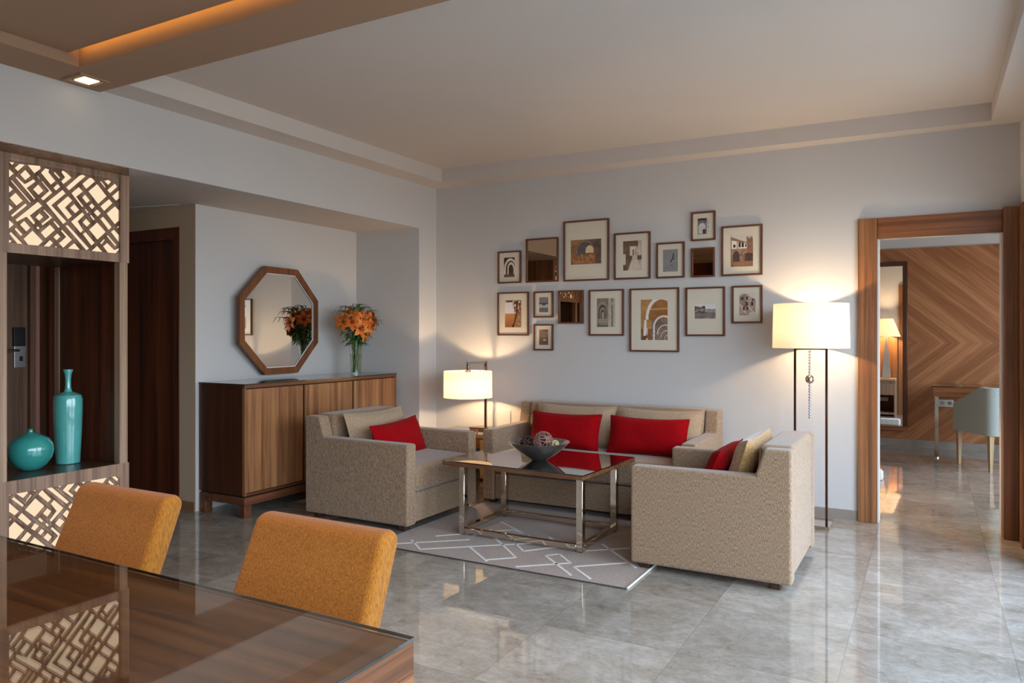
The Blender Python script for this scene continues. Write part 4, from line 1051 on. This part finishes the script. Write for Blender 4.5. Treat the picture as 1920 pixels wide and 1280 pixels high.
for p in PICS: picture(*p)

# ------------------------------------------------------------------ dining table and chairs
dt = thing('dining_table', 'glass-topped dark veneer dining table in the near left corner', 'table', (-1.75, .58, 0))
DX0, DX1, DY0, DY1, DZ = -2.72, -.817, .12, 1.098, .75
b = MB(); b.box(DX0 + .002, DX1 - .003, DY0 + .002, DY1 - .002, DZ - .082, DZ - .0075, M['table_x'], .002, 1); tt = b.build('tabletop', dt)
for xe in (DX0 - .001, DX1 - .003):
    b = MB(); b.box(xe, xe + .003, DY0 + .002, DY1 - .002, DZ - .082, DZ - .0075, M['table_y']); b.build('end_band', tt)
b = MB(); b.box(DX0, DX1, DY0, DY1, DZ - .007, DZ, M['glass_top']); g = b.build('glass_top', dt)
b = MB(); b.box(DX1, DX1 + .0008, DY0, DY1, DZ - .0068, DZ - .0004, M['glass_edge']); b.box(DX0, DX1, DY1, DY1 + .0008, DZ - .0068, DZ - .0004, M['glass_edge']); b.build('glass_edge', g)
for x in (DX0 + .04, DX1 - .12):
    for y in (DY0 + .04, DY1 - .12):
        b = MB(); b.box(x, x + .08, y, y + .08, 0, DZ - .082, M['table_x'], .003, 1); b.build('leg', dt)
def dining_chair(label, cx):
    """local: faces -y, top rear of the back at y=0"""
    t = thing('dining_chair', label, 'chair', (cx, 1.36, 0), 0, 'mustard dining chairs at the glass table')
    b = MB(); w = .415
    pr = [(-.205, .40), (-.125, .40), (.045, .815), (.040, .838), (.010, .846), (-.022, .836), (-.035, .80)]
    b.prism(pr, 'x', -w / 2, w / 2, M['mustard'], .018, 4)
    for v in b.b.verts: v.co.x *= 1 + .06 * (.84 - v.co.z) / .44; v.co.z += .006 * (1 - (v.co.x / .21) ** 2) * (v.co.z > .8)
    b.build('backrest', t, True)
    b = MB(); b.box(-.225, .225, -.62, -.13, .40, .48, M['mustard'], .025, 4); b.build('seat', t, True)
    for x in (-.20, .16):
        for y in (-.60, -.17):
            b = MB(); b.prism([(x, y), (x + .04, y), (x + .04, y + .04), (x, y + .04)], 'z', 0, .41, M['darkfoot'])
            for v in b.b.verts:
                if v.co.z < .1: v.co.x = x + .02 + (v.co.x - x - .02) * .7; v.co.y = y + .02 + (v.co.y - y - .02) * .7
            b.build('leg', t, True)
dining_chair('mustard upholstered dining chair nearest the display shelf', -2.062)
dining_chair('mustard upholstered dining chair in front of the armchair, at the table corner end', -1.292)

# ------------------------------------------------------------------ bedroom beyond the doorway
b = MB(); b.box(-3.0, XBED, YBED, YBED + .1, 0, 2.288, M['chevron']); b.box(-3.0, XBED, YBED + .02, YBED + .12, 2.288, 2.85, M['wall']); struct(b.build('wall_bedroom'))
b = MB(); b.box(-3.0, XBED, YBED - .012, YBED, 0, .085, M['stone']); struct(b.build('baseboard_bedroom'))
b = MB(); b.box(-3.1, -3.0, YB + .147, YBED + .1, 0, 2.85, M['wall']); struct(b.build('wall_bedroom_left'))
b = MB(); BW = (6.2, 9.5)
b.box(XBED, XBED + .15, YB + .147, BW[0], 0, 2.85, M['wall']); b.box(XBED, XBED + .15, BW[1], YBED + .1, 0, 2.85, M['wall']); b.box(XBED, XBED + .15, BW[0], BW[1], 2.4, 2.85, M['wall']); b.box(XBED, XBED + .15, BW[0], BW[1], 0, .1, M['wall']); struct(b.build('wall_bedroom_right'))
window(3, XBED, BW[0], BW[1], .1, 2.4, 3)
b = MB(); b.box(-3.1, XBED + .15, YB + .147, YBED + .15, 2.75, 2.85, M['ceil']); struct(b.build('ceiling_bedroom'))
fm = thing('full_length_mirror', 'tall framed mirror on the veneered bedroom wall, reflecting a lit lamp', 'mirror', (-.53, YBED, .17))
MX0, MX1, MZ0, MZ1 = -.86, -.219, .185, 2.135; fw = .05
b = MB(); b.box(MX0, MX1, YBED - .035, YBED - .001, MZ1 - fw, MZ1, M['side_dark'], .004, 1); b.box(MX0, MX1, YBED - .035, YBED - .001, MZ0, MZ0 + fw, M['door_x'], .004, 1)
b.box(MX0, MX0 + fw, YBED - .035, YBED - .001, MZ0 + fw, MZ1 - fw, M['side_dark'], .004, 1); b.box(MX1 - fw, MX1, YBED - .035, YBED - .001, MZ0 + fw, MZ1 - fw, M['side_dark'], .004, 1); b.build('frame', fm)
MB().box(MX0 + fw, MX1 - fw, YBED - .02, YBED - .002, MZ0 + fw, MZ1 - fw, M['mirror']).build('mirror_glass', fm)
# bedside things that the tall mirror reflects
YW = YB + .147
hb = MB().box(-2.6, -.45, YW + .001, YW + .045, .0, 1.28, M['door_z'], .003, 1).build('headboard_panel'); tag(hb, 'wooden headboard panel on the bedroom side wall, seen in the tall mirror', 'headboard'); rebase(hb, (-1.5, YW, 0))
ns = thing('nightstand', 'wooden nightstand with a drawer over an open shelf, seen in the tall mirror', 'nightstand', (-.70, YW + .25, 0))
NX0, NX1, NY0, NY1 = -1.0, -.46, YW + .05, YW + .42
b = MB(); b.box(NX0, NX1, NY0, NY1, .565, .594, M['pale_leg'], .002, 1); b.build('top', ns)
b = MB(); b.box(NX0, NX1, NY0, NY1 - .02, .335, .564, M['unit_z']); b.box(NX0, NX0 + .025, NY0, NY1 - .02, 0, .335, M['unit_z']); b.box(NX1 - .025, NX1, NY0, NY1 - .02, 0, .335, M['unit_z']); b.box(NX0 + .025, NX1 - .025, NY0, NY0 + .02, .06, .335, M['maho']); b.box(NX0 + .025, NX1 - .025, NY0, NY1 - .02, .03, .06, M['unit_z']); b.build('body', ns)
b = MB(); b.box(NX0 + .01, NX1 - .01, NY1 - .02, NY1, .345, .512, M['unit_z'], .003, 1); b.build('drawer', ns)
o = MB().box(-.70, -.58, NY0 + .020, NY0 + .028, .215, .275, M['white_plastic'], .003, 1).build('wall_socket'); tag(o, 'white power socket inside the nightstand shelf, seen in the tall mirror', 'socket'); rebase(o, (-.64, NY0 + .02, .245))
bl = thing('bedside_lamp', 'lit cone-shaded lamp on a tapering grey base, seen in the tall mirror', 'lamp', (-.60, NY0 + .2, .594))
b = MB(); b.prism([(-.06, -.06), (.06, -.06), (.06, .06), (-.06, .06)], 'z', 0, .69, M['lamp_base'])
for v in b.b.verts:
    if v.co.z > .5: v.co.x *= .22; v.co.y *= .22
b.build('base', bl, True)
b = MB(); b.lathe([(.205, .665), (.207, .665), (.10, .95), (.098, .95)], 0, 0, M['shade'], 40, cap=False); b.build('lamp_shade', bl, True)
# desk and tub chair
dk = thing('writing_desk', 'narrow wooden desk with chrome legs against the bedroom wall', 'desk', (.75, 9.3, 0))
b = MB(); b.box(.03, 1.5, 9.0, 9.62, .645, .745, M['door_x'], .003, 1); b.build('desktop', dk)
b = MB(); b.box(.025, 1.505, 8.995, 9.625, .7455, .755, M['glass_top']); b.build('glass_top', dk)
for x in (.05, 1.45):
    b = MB(); b.box(x, x + .035, 9.015, 9.03, .012, .645, M['chrome']); b.box(x, x + .035, 9.575, 9.59, .012, .645, M['chrome']); b.box(x, x + .035, 9.03, 9.575, .06, .085, M['darkfoot']); b.build('leg', dk)
    b = MB(); b.lathe([(.022, 0), (.022, .012)], x + .018, 9.022, M['chrome'], 12); b.lathe([(.022, 0), (.022, .012)], x + .018, 9.58, M['chrome'], 12); b.build('foot_pad', dk)
tc = thing('tub_chair', 'pale grey-green upholstered tub chair with tapered oak legs at the bedroom desk', 'chair', (.60, 8.65, 0), math.radians(30))
# local frame: chair faces +y
b = MB(); b.box(-.25, .25, -.22, .27, .345, .47, M['pale_uph'], .03, 3); b.build('seat', tc, True)
def tub_shell():
    b = MB(); n = 30; path = []
    for i in range(n + 1):
        t = i / n
        if t < .3: path.append((-.29, .28 - (.28 + .14) * t / .3))
        elif t > .7: path.append((.29, -.14 + (.28 + .14) * (t - .7) / .3))
        else:
            a = PI + PI * (t - .3) / .4; e = .45
            ca, sa = math.cos(a), math.sin(a)
            path.append((.29 * math.copysign(abs(ca) ** e, ca), -.14 - .14 * abs(sa) ** e))
    lay = {}
    for i, (x, y) in enumerate(path):
        zt = .79 if y < -.14 else .79 - .19 * ((y + .14) / .42)
        k = 1 - .085 / max(.2, math.hypot(x, y)) * 1.0
        for nm, (xx, yy, zz) in dict(ob=(x, y, .34), ot=(x, y, zt), it=(x * k, y * (k if y < 0 else 1), zt), ib=(x * k, y * (k if y < 0 else 1), .42)).items(): lay[(i, nm)] = b.b.verts.new((xx, yy, zz))
    fs = []
    for i in range(n):
        for p, q in (('ob', 'ot'), ('ot', 'it'), ('it', 'ib'), ('ib', 'ob')): fs.append(b.b.faces.new((lay[(i, p)], lay[(i + 1, p)], lay[(i + 1, q)], lay[(i, q)])))
    for i in (0, n): fs.append(b.b.faces.new([lay[(i, k)] for k in ('ob', 'ot', 'it', 'ib')]))
    bmesh.ops.recalc_face_normals(b.b, faces=fs); b._fin(fs, M['pale_uph'], False)
    return b.build('backrest', tc, True)
tub_shell()
for x in (-.265, .225):
    for y in (-.25, .235):
        b = MB(); b.prism([(x, y), (x + .045, y), (x + .045, y + .045), (x, y + .045)], 'z', 0, .345, M['pale_leg'])
        for v in b.b.verts:
            if v.co.z < .1: v.co.x = x + .0225 + (v.co.x - x - .0225) * .55; v.co.y = y + .0225 + (v.co.y - y - .0225) * .55
        b.build('leg', tc, True)
so = thing('wall_socket', 'white power socket on the bedroom wall under the desk', 'socket', (.15, YBED, .52))
MB().box(.09, .24, YBED - .012, YBED - .001, .48, .56, M['white_plastic'], .003, 1).build('plate', so)
b = MB()
for x in (.13, .20): b.lathe([(.022, 0), (.022, .003)], 0, 0, M['steel'], 16); bmesh.ops.rotate(b.b, cent=(0, 0, 0), matrix=Matrix.Rotation(PI / 2, 3, 'X'), verts=b.b.verts[-32:]); bmesh.ops.translate(b.b, vec=(x, YBED - .012, .52), verts=b.b.verts[-32:])
b.build('outlet', so)
b = MB()
for k in range(5): b.box(-.62, -.372 + .012 * (k % 2), 7.36 + k * .03, 7.39 + k * .03, .001, .085 - .006 * (k % 2), M['white_cloth'], .012, 2)
o = b.build('folded_cloth'); tag(o, 'white pleated cloth lying on the bedroom floor just inside the doorway', 'cloth'); rebase(o, (-.5, 7.43, 0))

# ------------------------------------------------------------------ light
wd = bpy.data.worlds.new('sky'); SC.world = wd; wd.use_nodes = True; nt = wd.node_tree; nt.nodes.clear()
wo = nt.nodes.new('ShaderNodeOutputWorld'); bg = nt.nodes.new('ShaderNodeBackground'); tcw = nt.nodes.new('ShaderNodeTexCoord'); spw = nt.nodes.new('ShaderNodeSeparateXYZ'); rp = nt.nodes.new('ShaderNodeValToRGB')
mpw = nt.nodes.new('ShaderNodeMapRange'); mpw.inputs['From Min'].default_value = -1; mpw.inputs['From Max'].default_value = 1
nt.links.new(tcw.outputs['Generated'], spw.inputs[0]); nt.links.new(spw.outputs[2], mpw.inputs[0]); nt.links.new(mpw.outputs[0], rp.inputs[0])
el = rp.color_ramp.elements; el[0].position = .46; el[0].color = (.28, .29, .29, 1); el[1].position = .54; el[1].color = (.82, .93, 1.04, 1); e = el.new(1.0); e.color = (.62, .93, 1.42, 1)
nt.links.new(rp.outputs[0], bg.inputs[0]); bg.inputs[1].default_value = SKY = 10.5; nt.links.new(bg.outputs[0], wo.inputs[0])
def portal(name, x, y0, y1, z0, z1):
    L = bpy.data.lights.new(name, 'AREA'); L.shape = 'RECTANGLE'; L.size = z1 - z0; L.size_y = y1 - y0; L.cycles.is_portal = True
    o = bpy.data.objects.new(name, L); COL.objects.link(o); o.location = (x, (y0 + y1) / 2, (z0 + z1) / 2); o.rotation_euler = (0, PI / 2, 0); return o
portal('daylight_portal', XR + .22, W1[0], W1[1], WZ0, WZ1); portal('daylight_portal', XR + .22, W2[0], W2[1], WZ0, WZ1); portal('daylight_portal', XBED + .2, BW[0], BW[1], .1, 2.4)
def point(name, loc, p, rgb, r=.03):
    L = bpy.data.lights.new(name, 'POINT'); L.energy = p; L.color = srgb(rgb)[:3]; L.shadow_soft_size = r
    o = bpy.data.objects.new(name, L); COL.objects.link(o); o.location = loc; return o
point('table_lamp_light', (LXc, LYc, .87), 74, (255, 216, 166), .035)
point('floor_lamp_light', (FX, FY, 1.36), 92, (255, 218, 170), .04)
point('bedside_lamp_light', (-.60, NY0 + .2, .594 + .80), 52, (255, 212, 160), .04)
def spot(loc, p, rgb, ang=100, blend=.6):
    L = bpy.data.lights.new('downlight', 'SPOT'); L.energy = p; L.color = srgb(rgb)[:3]; L.spot_size = math.radians(ang); L.spot_blend = blend; L.shadow_soft_size = .04
    o = bpy.data.objects.new('downlight', L); COL.objects.link(o); o.location = loc
